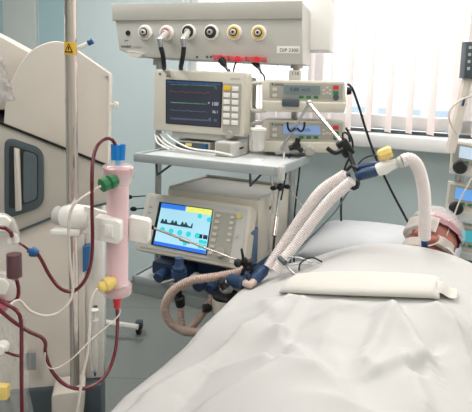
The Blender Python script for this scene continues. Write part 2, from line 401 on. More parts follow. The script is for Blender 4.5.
trace(mo, 'waveform', lg, 170, 216, 84.5, 1.5, 7, -.0055, scr, .035)
trace(mo, 'waveform', lr, 170, 210, 91.5, 1, 9, -.0055, scr, .04, shape='s')
trace(mo, 'waveform', lg, 170, 207, 102.5, 1.2, 6, -.0055, scr, .05, r=.0012)
trace(mo, 'waveform', lb, 170, 207, 110, .6, 8, -.0055, scr, .055, shape='s')
trace(mo, 'waveform', mat('trace_dim', '#6b6f8e', .5, emit=.5), 170, 212, 118.3, 1.8, 3.2, -.0055, scr, .06, shape='s')
for s_, x, y, z, mt in (('72', 214, 89, .015, lg), ('100', 211.5, 105.5, .022, lw), ('36.1', 212, 113, .017, lw), ('98', 213.5, 121.5, .015, lb), ('18', 208, 120, .014, lb), ('II', 208, 104, .014, lw)):
    mo.text('readout', s_, mt, x, y, z, -.0055, scr)
mo.poly('status_bar', emi('status_blue', '#2b4672', .35), [(167.6, 80.8), (221, 83.5), (221, 85.5), (167.6, 82.8)], -.0052, -.0044, parent=scr)
kp = mo.poly('keypad', pgrey, [(224, 83), (241.8, 84), (239.6, 134.5), (222.6, 132)], -.003, .004, r=.006)
for r_ in range(6):
    for c in range(2):
        x = 224.4+c*8.3-r_*.15; y = 85.8+r_*6.75+c*.6
        mo.poly('key', mat('yellow_key', '#f2c224', .4) if (r_, c) == (0, 0) else white, [(x, y), (x+6.3, y+.4), (x+6.1, y+5), (x-.1, y+4.6)], -.008, -.002, r=.003, bev=.001, parent=kp, label='yellow alarm key' if (r_, c) == (0, 0) else None)
p = mo.P3(230, 134.8, -.001); mo.part('rotary_knob', lathe(p+V((0, .005, 0)), p+V((0, -.016, 0)), [(0, .018), (.6, .018), (1, .014)]), pgrey)
p = mo.P3(160, 74); mo.part('badge', lathe(p+V((0, .002, 0)), p+V((0, -.002, 0)), [(0, .006), (1, .006)]), mat('badge_teal', '#3f8f86', .4))
mo.text('lettering', 'SMS', black, 166, 77.2, .014, -.001)
mo.text('lettering', 'MONITOR', pgrey, 230, 79.5, .010, -.001)
mo.poly('pedestal', lgrey, [(170, 128), (226, 132), (226, 142), (170, 137)], .02, .16)
# modules on the shelf
mod = Thing('module_rack', 'dark grey plug-in module with yellow and blue sockets under the monitor', 'module', (196, 149, 2.40), 24)
zb = mod.I @ V((0, 0, SZ)); zb = mod.e.location.z; z0 = SZ-zb+.001
mod.part('casing', B(-.11, .07, 0, .14, z0, z0+.045, .004), pgrey)
mod.part('front_panel', B(-.10, .06, -.003, .0, z0+.005, z0+.04), dgrey)
mod.part('yellow_port', B(-.05, -.02, -.008, -.003, z0+.025, z0+.037), yellow); mod.part('blue_port', B(.035, .055, -.012, -.003, z0+.006, z0+.038), mblue)
mod2 = Thing('module_box', 'small white sensor module box beside the monitor on the shelf', 'module', (226, 151, 2.27), 24)
z0 = SZ-mod2.e.location.z+.001
mod2.part('casing', B(-.055, .04, 0, .16, z0, z0+.062, .005), lgrey); mod2.part('face', B(-.048, .020, -.004, .0, z0+.006, z0+.056, .002), pgrey)
mod2.part('side_slot', B(.04, .042, .05, .09, z0+.03, z0+.038), black)
cw = mat('white_cable', '#e8e6e0', .4)
for i, l in enumerate(([(160, 134, 2.5), (166, 141, 2.42), (178, 148, 2.36), (195, 152, 2.33), (215, 154, 2.25)], [(157, 136, 2.5), (163, 143, 2.43), (172, 148, 2.38), (186, 151, 2.35)], [(155, 135, 2.5), (157, 142, 2.44), (162, 146, 2.41), (170, 149.5, 2.38)], [(165, 132, 2.48), (172, 139, 2.42), (190, 148, 2.34), (214, 151.5, 2.25), (232, 155, 2.18)])):
    w = ['longer', 'middle', 'shortest leftmost', 'uppermost'][i]
    hose_px('sensor_cable', l, .0042, cw, 'white sensor cable lying on the upper shelf, the %s of four' % w, 'cable', 'sensor cables on the upper shelf')

# ================================================================ VENTILATOR
vt = Thing('ventilator', 'cream ventilator with tilted blue and cyan touch screen on the lower shelf', 'ventilator', (195, 232, 2.16), 26, 24)
vt.poly('display_housing', cream, [(147, 192.5), (252, 206), (243.5, 270.5), (134.5, 249.5)], 0, .06, r=.012, bev=.006)
vt.poly('display_face', lgrey, [(150.5, 196.5), (248, 209), (240.5, 265), (139.5, 246.5)], -.003, .002, r=.006)
vt.poly('screen_bezel', black, [(160, 202), (213.5, 209.5), (207, 255.5), (151.5, 244.5)], -.006, 0, r=.003)
sc = vt.poly('touch_screen', emi('vent_screen', '#9fcfe2', .6), [(162.8, 203.4), (213, 210.3), (206.2, 254.5), (154.5, 244.3)], -.0075, 0)
def vp(name, mt, pts, **k): return vt.poly(name, mt, pts, -.009, -.0072, parent=sc, **k)
def sq(u, v):   # position on the screen, 0..1 each way
    a = V((162.8, 203.4)).lerp(V((213, 210.3)), u); b_ = V((154.5, 244.3)).lerp(V((206.2, 254.5)), u); q = a.lerp(b_, v); return (q.x, q.y)
def sbox(name, mt, u0, v0, u1, v1): return vp(name, mt, [sq(u0, v0), sq(u1, v0), sq(u1, v1), sq(u0, v1)])
sbox('title_bar', emi('vent_blue', '#2e6fd0', .8), 0, 0, .48, .11); sbox('alarm_bar', emi('vent_olive', '#c9cf6b', .8), .5, 0, 1, .12)
sbox('bottom_bar', emi('vent_blue2', '#2a63c8', .8), 0, .92, 1, 1)
tealE = emi('vent_teal', '#2fb3ba', .8)
for k in range(5):
    x, y = sq(.09+k*.17, .62); q = vt.P3(x, y, -.0095); vt.part('dial_icon', lathe(q+V((0, .002, 0)), q, [(0, .0115), (1, .0115)]), tealE, sc)
for (u, v) in ((.76, .17), (.95, .22), (.56, .84)):
    x, y = sq(u, v); q = vt.P3(x, y, -.0095); vt.part('dial_icon', lathe(q+V((0, .002, 0)), q, [(0, .010), (1, .010)]), tealE, sc)
for (u0, v0, u1, v1) in ((.84, .70, .99, .78), (.84, .80, .90, .90), (.92, .80, .99, .90)): sbox('soft_key', tealE, u0, v0, u1, v1)
sbox('soft_key', emi('dark_key', '#16323f', .3), .82, .58, .89, .67); sbox('soft_key', MC['dark_key'], .91, .58, .99, .67)
pts = [sq(.05+.6*i/40, .45) for i in range(41)]
ptsu = [sq(.05+.62*i/40, .45-max(0, .09*abs(math.sin(i*.75)))*(1 if i % 13 < 9 else .1)) for i in range(41)]
vp('waveform', emi('wave_dark', '#1b4b55', .2), ptsu+[sq(.67, .48), sq(.05, .48)])
kpd = vt.poly('key_panel', pgrey, [(215.5, 211.5), (238, 214.5), (229.5, 262), (207.5, 257.5)], -.005, 0, r=.004)
for r_ in range(7):
    x = 217-r_*1.25; y = 214.2+r_*6.1; vt.poly('key', cream, [(x, y), (x+4.6, y+.7), (x+4, y+3.6), (x-.5, y+2.9)], -.009, -.004, r=.002, parent=kpd)
for r_, y in enumerate((216, 221.5, 227, 233, 239)):
    x = 231.5-r_*.95; vt.poly('key', cream, [(x, y), (x+3.6, y+.6), (x+3.1, y+3.2), (x-.5, y+2.6)], -.009, -.004, r=.002, parent=kpd)
q = vt.P3(221.5, 253, -.005); vt.part('rotary_knob', lathe(q+V((0, .003, 0)), q+V((0, -.02, 0)), [(0, .022), (.7, .021), (1, .017)]), pgrey)
q = vt.P3(239.5, 216, -.003); vt.part('yellow_button', lathe(q+V((0, .003, 0)), q+V((0, -.008, 0)), [(0, .013), (.7, .013), (1, .010)]), mat('pale_yellow_key', '#cfc58c', .4))
q = vt.P3(236, 236, -.003); vt.part('round_button', lathe(q+V((0, .003, 0)), q+V((0, -.006, 0)), [(0, .010), (1, .009)]), lgrey)
vt.text('lettering', 'Vent', pgrey, 234, 210.5, .011, -.0035)
for k in range(4): vt.box('indicator', pgrey, (150-k*1.2, 206+k*6, 152-k*1.2, 207.5+k*6), -.005, 0)
# chassis behind the display, standing upright: built in the untilted frame
U = MX.Rotation(R(24), 4, 'X')
vz = LZ-vt.e.location.z
def vtbox(name, mt, x0, x1, y0, y1, z0, z1, bev=.006, **k):
    b = B(x0, x1, y0, y1, z0, z1, bev); b.transform(U); return vt.part(name, b, mt, **k)
VX0, VX1 = -.21, .235
ztop = vz+.37
vtbox('chassis', cream, VX0, VX1, .11, .46, vz+.10, ztop, .008)
vtbox('top_tray_rim', lgrey, VX0, VX1, .455, .468, ztop-.01, ztop+.014, .003); vtbox('top_tray_rim', lgrey, VX0, VX0+.012, .12, .46, ztop-.004, ztop+.010, .003)
vtbox('top_tray_rim', lgrey, VX1-.012, VX1, .12, .46, ztop-.004, ztop+.010, .003)
vtbox('blue_base', blue, VX0-.005, VX1+.01, .06, .45, vz+.003, vz+.10, .01, label='navy blue base under the chassis')
vtbox('side_latch', dgrey, VX1, VX1+.004, .22, .25, vz+.31, vz+.325, .001)
vtbox('display_spine', mat('blue_grey_plastic', '#5b6f8b', .45), .20, .236, .03, .115, vz+.11, vz+.26, .006)
vtbox('port_block', blue, -.20, -.02, -.02, .08, vz+.02, vz+.075, .008)
for X in (-.13, .06, .12): 
    b = lathe((X, -.02, vz+.045), (X, -.075, vz+.03), [(0, .02), (.5, .02), (.6, .024), (1, .022)]); b.transform(U); vt.part('port', b, blue)
b = lathe((.02, -.01, vz+.05), (.02, -.06, vz+.04), [(0, .017), (.5, .019), (1, .016)]); b.transform(U); vt.part('port', b, cream)

# water trap hanging under the front
wt = Thing('water_trap', 'blue water trap hanging in front of the lower shelf', 'water trap', (179, 282, 2.06), 20)
wt.part('cap', lathe((0, 0, .045), (0, 0, .10), [(0, .024), (.3, .028), (.5, .018), (1, .017)]), blue)
wt.part('bowl', lathe((0, 0, .0), (0, 0, .046), [(0, .018), (.2, .028), (1, .031)]), blue)
wt.part('nozzle', cyl((0, -.02, .02), (-.06, -.03, -.005), .006), steel2)
# ================================================================ BREATHING HOSES, HUMIDIFIER
HG = 'beige corrugated breathing hoses under the ventilator'
hose_px('breathing_hose', [(247, 268, 2.0), (236, 273, 1.98), (215, 277, 1.97), (190, 281, 1.98), (172, 292, 1.99), (165, 308, 2.0), (170, 322, 2.0), (185, 331, 1.98), (205, 331, 1.95), (222, 322, 1.92)], .0165, hoseb, 'big loop of beige corrugated hose hanging beneath the ventilator', 'hose', HG, corr=.07, period=.009, n=14)
hose_px('breathing_hose', [(222, 281, 2.07), (213, 296, 2.07), (203, 313, 2.06), (192, 327, 2.05), (185, 332, 2.06), (181, 318, 2.08), (180, 303, 2.1)], .0145, hoseb, 'smaller beige corrugated hose crossing inside the big hose loop', 'hose', HG, corr=.07, period=.009, n=14)
single('hose_connector', lathe(at(180.5, 305, 2.1), at(178, 290, 2.08), [(0, .02), (.5, .022), (.6, .014), (1, .013)]), black, 'black hose connector below the blue water trap', 'connector')
hu = Thing('humidifier_pot', 'cream round humidifier pot with black lid beside the bed', 'humidifier', (226, 312, 2.0), 0)
hu.part('pot', lathe((0, 0, -.01), (0, 0, .062), [(0, .046), (.1, .053), (.85, .055), (1, .052)]), cream)
hu.part('lid', lathe((0, 0, .060), (0, 0, .082), [(0, .054), (.5, .056), (.8, .045), (1, .04)]), black)
hu.part('neck', lathe((0, 0, .08), (0, 0, .125), [(0, .02), (.3, .026), (.6, .018), (1, .022)]), lgrey)
hu.part('side_knob', lathe((-.055, -.01, .02), (-.09, -.02, .02), [(0, .009), (.4, .018), (1, .016)]), black)
hu.part('bracket', B(-.02, .02, .05, .12, .0, .03, .004), dgrey)
FG = 'navy blue filter connectors by the humidifier'
single('filter_connector', lathe(at(229, 279, 1.95), at(246, 283, 1.9), [(0, .016), (.12, .023), (.8, .024), (.9, .014), (1, .013)]), blue, 'navy filter connector just above the humidifier pot', 'connector', FG)
single('filter_connector', lathe(at(253, 281, 1.9), at(266, 268, 1.95), [(0, .014), (.2, .022), (.8, .022), (1, .015)]), blue, 'navy filter connector at the bed edge joining the white hoses', 'connector', FG)
single('filter_connector', lathe(at(233, 273, 2.0), at(249, 277, 1.97), [(0, .016), (.12, .02), (.8, .02), (1, .013)]), blue, 'navy filter connector behind, nearest the ventilator base', 'connector', FG)
single('elbow_connector', tube(PX([(245, 283, 1.9), (250, 285, 1.88), (254, 281, 1.9)]), .014), mat('beige_plastic', '#c8b3a8', .35), 'beige elbow joining two navy connectors', 'connector')
single('black_clamp', merge(lathe(at(217, 281, 1.93), at(225, 284, 1.93), [(0, .014), (.5, .02), (1, .014)]), B(0, .001, 0, .001, 0, .001)) if False else lathe(at(219, 279, 1.93), at(225, 288, 1.93), [(0, .010), (.3, .018), (.6, .012), (1, .017)]), black, 'black hose clamp left of the navy connector', 'clamp')

# long white hoses to the patient
WG = 'white corrugated hoses running up to the patient connector'
la = [(268, 268, 1.94), (275, 257, 1.96), (287, 239, 1.98), (303, 215, 1.98), (321, 191, 1.97), (346, 174, 1.93)]
lb_ = [(276, 271, 1.90), (284, 259, 1.91), (296, 244, 1.93), (313, 221, 1.93), (330, 200, 1.92), (352, 181, 1.88)]
hose_px('breathing_hose', la, .0195, hosew, 'upper of two white corrugated hoses rising over the bed', 'hose', WG, corr=.06, period=.0075, n=16)
hose_px('breathing_hose', lb_, .0195, hosew, 'lower of two white corrugated hoses rising over the bed', 'hose', WG, corr=.06, period=.0075, n=16)
yp = Thing('patient_connector', 'navy and white patient connector with a yellow cap over the bed', 'connector', (365, 176, 1.9), 0)
A = yp.L
yp.part('blue_sleeve', lathe(A(356, 176, 1.89), A(379, 170, 1.86), [(0, .014), (.1, .020), (.85, .020), (1, .016)]), blue, label='navy blue sleeve')
yp.part('blue_sleeve', lathe(A(357, 168, 1.93), A(378, 164, 1.9), [(0, .010), (.1, .013), (.85, .013), (1, .010)]), blue, label='navy blue sleeve')
yp.part('white_body', lathe(A(378, 170, 1.86), A(397, 163, 1.83), [(0, .022), (.3, .024), (.7, .018), (1, .016)]), white)
yp.part('branch', lathe(A(387, 166, 1.85), A(384, 154, 1.86), [(0, .012), (.7, .012), (1, .014)]), white)
yp.part('yellow_cap', lathe(A(378, 156, 1.85), A(392, 151, 1.84), [(0, .014), (.15, .020), (.8, .022), (1, .017)], n=8), yellow, ang=20)
yp.part('cuff', lathe(A(396, 164, 1.83), A(403, 161, 1.82), [(0, .015), (.3, .015), (.5, .02), (1, .019)]), lgrey)
hose_px('catheter_mount', [(402, 161, 1.82), (409, 159, 1.82), (416, 164, 1.83), (421, 176, 1.85), (424, 192, 1.88), (425, 212, 1.91), (424.5, 238, 1.95)], .0215, hosew, 'arched white corrugated tube going down to the face of the patient', 'tube', corr=.04, period=.007, n=16)
hose_px('pressure_line', [(358, 180, 1.93), (348, 192, 1.95), (335, 212, 1.97), (318, 230, 1.95), (300, 247, 1.93), (284, 262, 1.9)], .003, mat('blue_grey_line', '#64727e', .4), 'thin blue-grey pressure line beside the white hoses', 'line')
hose_px('pressure_line', [(357, 166, 1.95), (362, 160, 1.94), (370, 156, 1.9), (380, 156, 1.87)], .0025, black, 'thin dark pressure line arching to the yellow cap', 'line')

# ================================================================ SUPPORT ARM
ar = Thing('support_arm', 'steel hinged hose support arm with black clamps beside the infusion pumps', 'support arm', (290, 152, 2.36), 0)
A = ar.L
ar.part('lower_rod', cyl(A(281, 149, 2.34), A(309.5, 103.5, 2.22), .0062), steel2)
ar.part('upper_rod', cyl(A(309, 103, 2.22), A(346, 148, 2.02), .0068), steel)
ar.part('hinge', ball(A(309.5, 103, 2.22), .013), steel2)
ar.part('base_bar', cyl(A(276, 152, 2.36), A(300, 150, 2.32), .013), lgrey)
kn = lathe(A(296, 146, 2.34), A(297, 146, 2.28), [(0, .016), (.3, .02), (1, .016)])
for an in (80, 200, 320):
    c0 = A(296.5, 146, 2.30); merge(kn, cyl(c0, c0+V((.034*math.cos(R(an)), 0, .034*math.sin(R(an)))), .0095, .012, n=10))
ar.part('star_knob', kn, black)
for sx in (-1, 1):
    ar.part('fork_hook', tube([A(296+sx*1, 128, 2.27), A(296+sx*5, 131.5, 2.26), A(296+sx*8, 128, 2.25), A(296+sx*8.5, 122, 2.25)], .0045), black)
ck = B(-.022, .022, -.02, .02, -.032, .032, .005); ck.transform(MX.Translation(A(345, 148, 2.01)) @ MX.Rotation(R(-35), 4, 'Y'))
ar.part('elbow_clamp', ck, black)
ar.part('clamp_lever', tube([A(343, 149, 1.99), A(335, 153, 1.98), (A(327, 148, 1.98))], .0085), black)
ar.part('cable_hook', tube([A(343, 141, 2.01), A(343, 133, 2.01), A(348, 134, 2.01), A(350, 142, 2.01)], .004), black)
ar.part('drop_rod', cyl(A(348, 151, 2.0), A(356, 171, 1.94), .009), black)
hk = tube([A(347, 170, 1.93), A(352, 166, 1.90), A(358, 169, 1.88)], .006); merge(hk, tube([A(348, 174, 1.94), A(351, 187, 1.88), A(357, 187, 1.87), A(358, 180, 1.86)], .008))
ar.part('hose_holder', hk, black)
# second, lower arm
ar2 = Thing('support_arm', 'thin steel hose support rod with black knob hanging below the pump clamp', 'support arm', (282, 155, 2.3), 0)
A = ar2.L
ar2.part('rod', cyl(A(284, 153, 2.28), A(276, 222, 2.16), .006), steel2)
ar2.part('rod_end', cyl(A(276, 222, 2.16), A(272, 262, 2.08), .0045), blackr)
ar2.part('grip', cyl(A(277, 217, 2.17), A(274.5, 236, 2.13), .010), steel)
ar2.part('rod', cyl(A(290, 153, 2.3), A(281, 200, 2.2), .0035), black)
kn = ball(A(280.5, 187, 2.2), .016)
for dx in (-7, 7): merge(kn, ball(A(280.5+dx, 187.5-dx*.1, 2.2), .012, (1.2, .8, .8)))
ar2.part('knob', kn, black)
ar3 = Thing('support_arm', 'steel rod with sleeve crossing in front of the ventilator screen', 'support arm', (245, 262, 1.93), 0)
A = ar3.L
ar3.part('rod', cyl(A(152.5, 227.5, 1.85), A(242, 262, 1.93), .0042), steel)
ar3.part('sleeve', cyl(A(180, 238.3, 1.873), A(190, 242.2, 1.883), .0085, .0065), steel2)
ar3.part('rod_tip', cyl(A(150.5, 226.5, 1.85), A(154, 228, 1.85), .007), black)
cl = lathe(A(241, 262, 1.93), A(252, 263, 1.93), [(0, .010), (.4, .02), (.6, .012), (1, .018)]); merge(cl, ball(A(238, 263, 1.92), .016)); merge(cl, ball(A(249, 267, 1.93), .016))
ar3.part('clamp', cl, black); ar3.part('lever', cyl(A(244, 262, 1.92), A(241.5, 249, 1.90), .006, .0045), black)
ar3.part('stem', cyl(A(246, 264, 1.93), A(240, 281, 1.94), .008), black)
# tray of thin wires on the bed edge
gd = Thing('wire_hose_holder', 'thin wire hose holder lying at the edge of the bed', 'holder', (283, 262, 1.9), 0)
A = gd.L
gd.part('wire', tube([A(277, 256, 1.93), A(287, 257, 1.9), A(300, 258, 1.88), A(316, 264, 1.85)], .0026), steel2)
gd.part('wire', tube([A(284, 265, 1.88), A(300, 264, 1.86), A(317, 264.5, 1.84)], .0026), steel2)
gd.part('wire', tube([A(279, 256, 1.93), A(286, 266, 1.88), A(295, 274, 1.84)], .0026), steel2)
gd.part('clip', lathe(A(280, 258, 1.9), A(285, 263, 1.87), [(0, .010), (1, .010)]), dgrey)
hose_px('black_cable', [(299, 271, 1.84), (300, 264, 1.84), (306, 259, 1.85), (314, 258, 1.86), (322, 262, 1.86)], .003, blackr, 'short curved black cable resting on the white sheet', 'cable')

# ================================================================ INFUSION PUMPS
PG = 'two stacked infusion pumps on the supply pole'
def pump(py0, lab, scol, em):
    t = Thing('infusion_pump', lab, 'infusion pump', (305, py0+20, 2.36), 5, 0, PG)
    y = py0
    t.poly('casing', cream, [(262, y+3), (266, y), (345, y+2), (346.5, y+24), (344, y+31), (262, y+30)], 0, .17, r=.008, bev=.006)
    t.poly('lower_ledge', cream, [(262, y+21), (346, y+23), (344, y+33), (264, y+31.5)], -.03, .16, r=.008, bev=.005)
    fp = t.poly('front_panel', pgrey, [(269.5, y+2.5), (342.5, y+4), (342.5, y+20), (269.5, y+18.5)], -.006, .001, r=.004, bev=.001)
    t.poly('display', scol, [(283.5, y+5.5), (320, y+6.4), (320, y+15.2), (283.5, y+14.3)], -.008, 0, parent=fp)
    t.text('display_text', '8.88  ml/h', emi('pump_text', '#2f4a66', .1), 290, y+11.5, .022, -.0085, fp)
    for k in range(3): t.poly('green_key', green, [(299+k*7.3, y+16.1+k*.15), (303.5+k*7.3, y+16.2+k*.15), (303.5+k*7.3, y+18.9+k*.15), (299+k*7.3, y+18.8+k*.15)], -.0095, -.004, r=.002, parent=fp)
    t.poly('red_key', red, [(333, y+6), (338.5, y+6.1), (338.5, y+10), (333, y+9.9)], -.009, -.004, r=.002, parent=fp)
    t.poly('green_key', green, [(333, y+11.5), (338.5, y+11.6), (338.5, y+15.2), (333, y+15.1)], -.009, -.004, r=.002, parent=fp)
    q = t.P3(336, y+17.8, -.005); t.part('oval_key', lathe(q+V((0, .002, 0)), q+V((0, -.004, 0)), [(0, .014), (1, .012)]), dgrey, fp)
    for a, b_ in ((327, 8), (323.5, 10.5), (330, 10.5), (327, 13), (323.5, 14), (330, 14)): t.poly('arrow_key', cream, [(a-1.2, y+b_-1), (a+1.4, y+b_-1), (a+1.4, y+b_+1), (a-1.2, y+b_+1)], -.008, -.004, r=.002, parent=fp)
    q = t.P3(272.5, y+4.8, -.006); t.part('badge', lathe(q+V((0, .002, 0)), q+V((0, -.001, 0)), [(0, .0045), (1, .0045)]), green, fp)
    t.text('lettering', 'pump', black, 275, y+5.9, .016, -.007, fp)
    for k in range(2): t.poly('function_key', cream, [(272.5, y+8+k*6), (277, y+8+k*6), (277, y+11+k*6), (272.5, y+11+k*6)], -.009, -.004, r=.002, parent=fp)
    t.part('carry_handle', tube([t.P3(266, y+3, .04), t.P3(253, y+4, .035), t.P3(250.5, y+8, .03), t.P3(250.5, y+27, .0), t.P3(253, y+31, .0), t.P3(266, y+31, 0.02)], .009), cream)
    return t
p1 = pump(79.5, 'upper infusion pump of the pair beside the monitor with unlit grey display', mat('lcd_grey', '#7b8a8c', .3), 0)
p2 = pump(119.5, 'lower infusion pump of the pair beside the monitor with lit blue display', emi('lcd_blue', '#7f9bc8', .3), 1)
for t_, y in ((p1, 79.5), (p2, 119.5)):
    if t_ is p1:
        t_.part('syringe_clamp', B(*(lambda a, b_: (a[0], b_[0], -.05, -.005, b_[1], a[1]))(t_.uv(282, y+18.5), t_.uv(299, y+27)), .007), dgrey)
    else:
        q = t_.P3(309, y+31, -.03); t_.part('plunger_grip', lathe(q+V((0, .0, 0)), q+V((0, -.03, 0)), [(0, .024), (.7, .024), (1, .018)]), pgrey)
        q = t_.P3(302, y+31, -.03); t_.part('pole_clamp', lathe(q+V((-.03, -.012, 0)), q+V((.03, -.012, 0)), [(0, .014), (1, .014)]), steel2)
t_ = p1; q = t_.P3(348, 91, .03); t_.part('side_knob', lathe(q+V((-.005, 0, 0)), q+V((.014, 0, 0)), [(0, .018), (1, .014)]), black)
clw = Thing('label_tag', 'small white printed tag on the pole just above the upper infusion pump', 'tag', (296, 76, 2.46), 5)
clw.box('card', white, (289, 70, 301, 81.5), 0, .012, .001); clw.text('lettering', '11K', black, 291.5, 75, .022, -.001)

# bag of white tubing beside handle
def cord(t, pts, r, mt=blackr): t.part('power_cord', tube(t.LL(pts), r, n=8), mt)
cord(p1, [(347, 84, 2.4), (352, 88, 2.4), (359, 107, 2.42), (366, 130, 2.45), (376, 158, 2.5), (390, 188, 2.5), (402, 211, 2.45), (409, 224, 2.4)], .0055)
cord(p1, [(254, 92, 2.49), (249, 82, 2.48), (250, 98, 2.49), (254, 106, 2.49), (259, 112, 2.47)], .0035, dgrey)
cord(p2, [(346, 128, 2.45), (352, 140, 2.48), (352, 152, 2.48), (345, 168, 2.5), (342, 190, 2.5), (341, 212, 2.5), (342, 236, 2.45)], .005)
cord(p2, [(300, 152, 2.44), (299, 175, 2.44), (296, 200, 2.44), (294, 225, 2.44), (294, 262, 2.44)], .004)
hose_px('black_cable', [(236, 62, 2.46), (234, 68, 2.5), (233, 78, 2.62)], .004, blackr, 'thin black cable from the middle red socket going behind the monitor', 'cable')
for i, (x, y, w) in enumerate(((222.5, 60, 'left'), (255.5, 61, 'right'))):
    t = Thing('power_plug', 'black plug in the %s red socket under the supply unit' % w, 'plug', (x, y, 2.47), 14, group='power plugs in the red sockets')
    t.part('plug_body', lathe((-.01, .0, .008), (.018, -.012, -.03), [(0, .012), (.2, .018), (.6, .015), (1, .008)]), black)
    t.part('strain_relief', cyl((.016, -.011, -.028), (.03, -.01, -.05), .006, .0045), dgrey)
    t.part('power_cord', tube([V((.03, -.01, -.05)), t.L(229.5, 70, 2.52), t.L(231, 77, 2.62)] if i == 0 else [V((.03, -.01, -.05)), t.L(264, 76, 2.49), t.L(265, 82, 2.56)], .004), dgrey)
# drainage tubes hanging from the upper shelf right corner
hose_px('drain_tube', [(262, 160, 2.2), (268, 168, 2.2), (272, 180, 2.2), (273, 200, 2.22), (271, 225, 2.24), (270, 250, 2.26)], .006, clearw, 'cloudy plastic tube hanging off the upper shelf corner', 'tube')
hose_px('drain_tube', [(286, 175, 2.3), (292, 190, 2.3), (301, 205, 2.3), (306, 215, 2.25)], .0022, tubew, 'very thin white tube near the steel pole', 'tube')
cup = Thing('tube_cup', 'clear plastic cup hooked between monitor and lower pump', 'cup', (258, 150, 2.28), 0)
cup.part('cup', lathe((0, 0, -.0), (0, 0, .085), [(0, .022), (.1, .027), (.9, .03), (1, .032)]), clearw)
cup.part('lid', lathe((0, 0, .085), (0, 0, .094), [(0, .034), (1, .034)]), white)
# wire knobs on the far left of the ventilator
for (x, y, w) in ((129, 197, 'upper'), (133.5, 209, 'lower')):
    t = Thing('rail_knob', 'small black knob left of the ventilator, the %s of two' % w, 'knob', (x, y, 2.33), 0, group='knobs left of the ventilator')
    t.part('knob', ball((0, 0, 0), .013, (1.2, 1, .8)), black); t.part('stalk', cyl((0, 0, 0), (.07, .02, .003), .003), dgrey)

# ================================================================ BED, SHEET, PATIENT
th = math.atan2(.39, .92); BO = V((-.25, 1.14, 0)); BU = V((math.sin(th), math.cos(th), 0)); BV = V((math.cos(th), -math.sin(th), 0))
def bw(u, v, z): return BO+BU*u+BV*v+V((0, 0, z))
def b2(px, py, z=.93):
    p = atz(px, py, z)-BO; return (p.dot(BU), p.dot(BV))
BM = MX.Translation(bw(0, 0, 0)) @ MX((BV, BU, V((0, 0, 1)))).transposed().to_4x4()  # local x = v, y = u
bed = bpy.data.objects.new('hospital_bed', None); COL.objects.link(bed); bed.matrix_world = BM
tag(bed, 'hospital bed with mattress and pale frame under the white sheet', 'bed')
BW = 1.0; U0, U1 = -.62, 1.62; MT = .80
obj('mattress', B(.03, BW-.03, U0, U1, MT-.14, MT, .04, 3), mat('mattress_blue', '#7d93a8', .7), bed)
obj('frame', B(.05, BW-.05, U0-.02, U1+.02, MT-.22, MT-.145, .01), lgrey, bed)
for u in (U0+.15, U1-.15):
    for v in (.14, BW-.14):
        lgo = obj('leg', cyl((v, u, .10), (v, u, MT-.21), .025), steel2, bed)
        obj('caster', lathe((v-.02, u, .06), (v+.02, u, .06), [(0, .055), (.2, .06), (.8, .06), (1, .055)]), blackr, lgo)
        obj('fork', B(v-.03, v+.03, u-.02, u+.02, .06, .12, .004), dgrey, lgo)
obj('headboard', B(.06, BW-.06, U1+.02, U1+.05, MT-.3, MT+.02, .012), lgrey, bed)
def ss(a, b_, x):
    t = max(0, min(1, (x-a)/(b_-a))); return t*t*(3-2*t)
folds = []   # (start, end, height, width) of each crease on the bed
def topS(u, v):
    prof = .13+.07*ss(.1, .75, u)-.05*ss(1.0, 1.30, u)
    wd = .34+.06*ss(.2, .9, u)
    z = MT+.02+prof*math.exp(-(abs(v-.52)/wd)**2.6)
    return z+.03*math.exp(-((u-.0)/.18)**2-((v-.42)/.12)**2)+.03*math.exp(-((u-.05)/.2)**2-((v-.66)/.12)**2)
def b2t(px, py):
    z = .95
    for _ in range(8): u, v = b2(px, py, z); z = z*.4+.6*topS(u, max(0, min(BW, v)))
    return u, v
def fold(p, q, amp, w):
    folds.append((V(b2t(*p)), V(b2t(*q)), amp*1.35, w))
CT = [b2t(279+160*i/20, 295+7*i/20) for i in range(21)]
ub, vb = CT[0]; ua, va = CT[-1]
def cuff_u(v):
    if v <= vb: return ub+(CT[2][0]-ub)*(v-vb)/(CT[2][1]-vb)*.3
    if v >= va: return ua+(ua-CT[-3][0])*(v-va)/(va-CT[-3][1])*.3
    for a, b in zip(CT, CT[1:]):
        if v <= b[1]: return a[0]+(b[0]-a[0])*(v-a[1])/(b[1]-a[1])
    return ua
for f in [((150, 400), (240, 340), .022, .03), ((240, 340), (292, 300), .018, .025), ((205, 412), (250, 385), .02, .03), ((265, 365), (330, 385), .016, .02), ((277, 335), (320, 375), .018, .018),
          ((306, 300), (285, 335), .016, .02), ((340, 300), (330, 340), .012, .03), ((395, 310), (365, 370), .018, .022), ((400, 320), (428, 365), .022, .02), ((428, 362), (380, 378), .018, .02),
          ((425, 300), (455, 330), .014, .02), ((455, 330), (472, 370), .014, .02), ((300, 400), (360, 412), .012, .03), ((445, 310), (470, 330), .014, .015), ((412, 380), (425, 412), .018, .03),
          ((360, 305), (320, 320), .01, .02), ((225, 372), (265, 365), .014, .022), ((330, 345), (350, 400), .01, .02), ((270, 320), (262, 300), .012, .02), ((185, 398), (205, 378), -.014, .02),
          ((372, 318), (360, 350), -.012, .018), ((440, 345), (420, 375), -.014, .02), ((290, 345), (268, 372), -.012, .018)]:
    fold(*f)
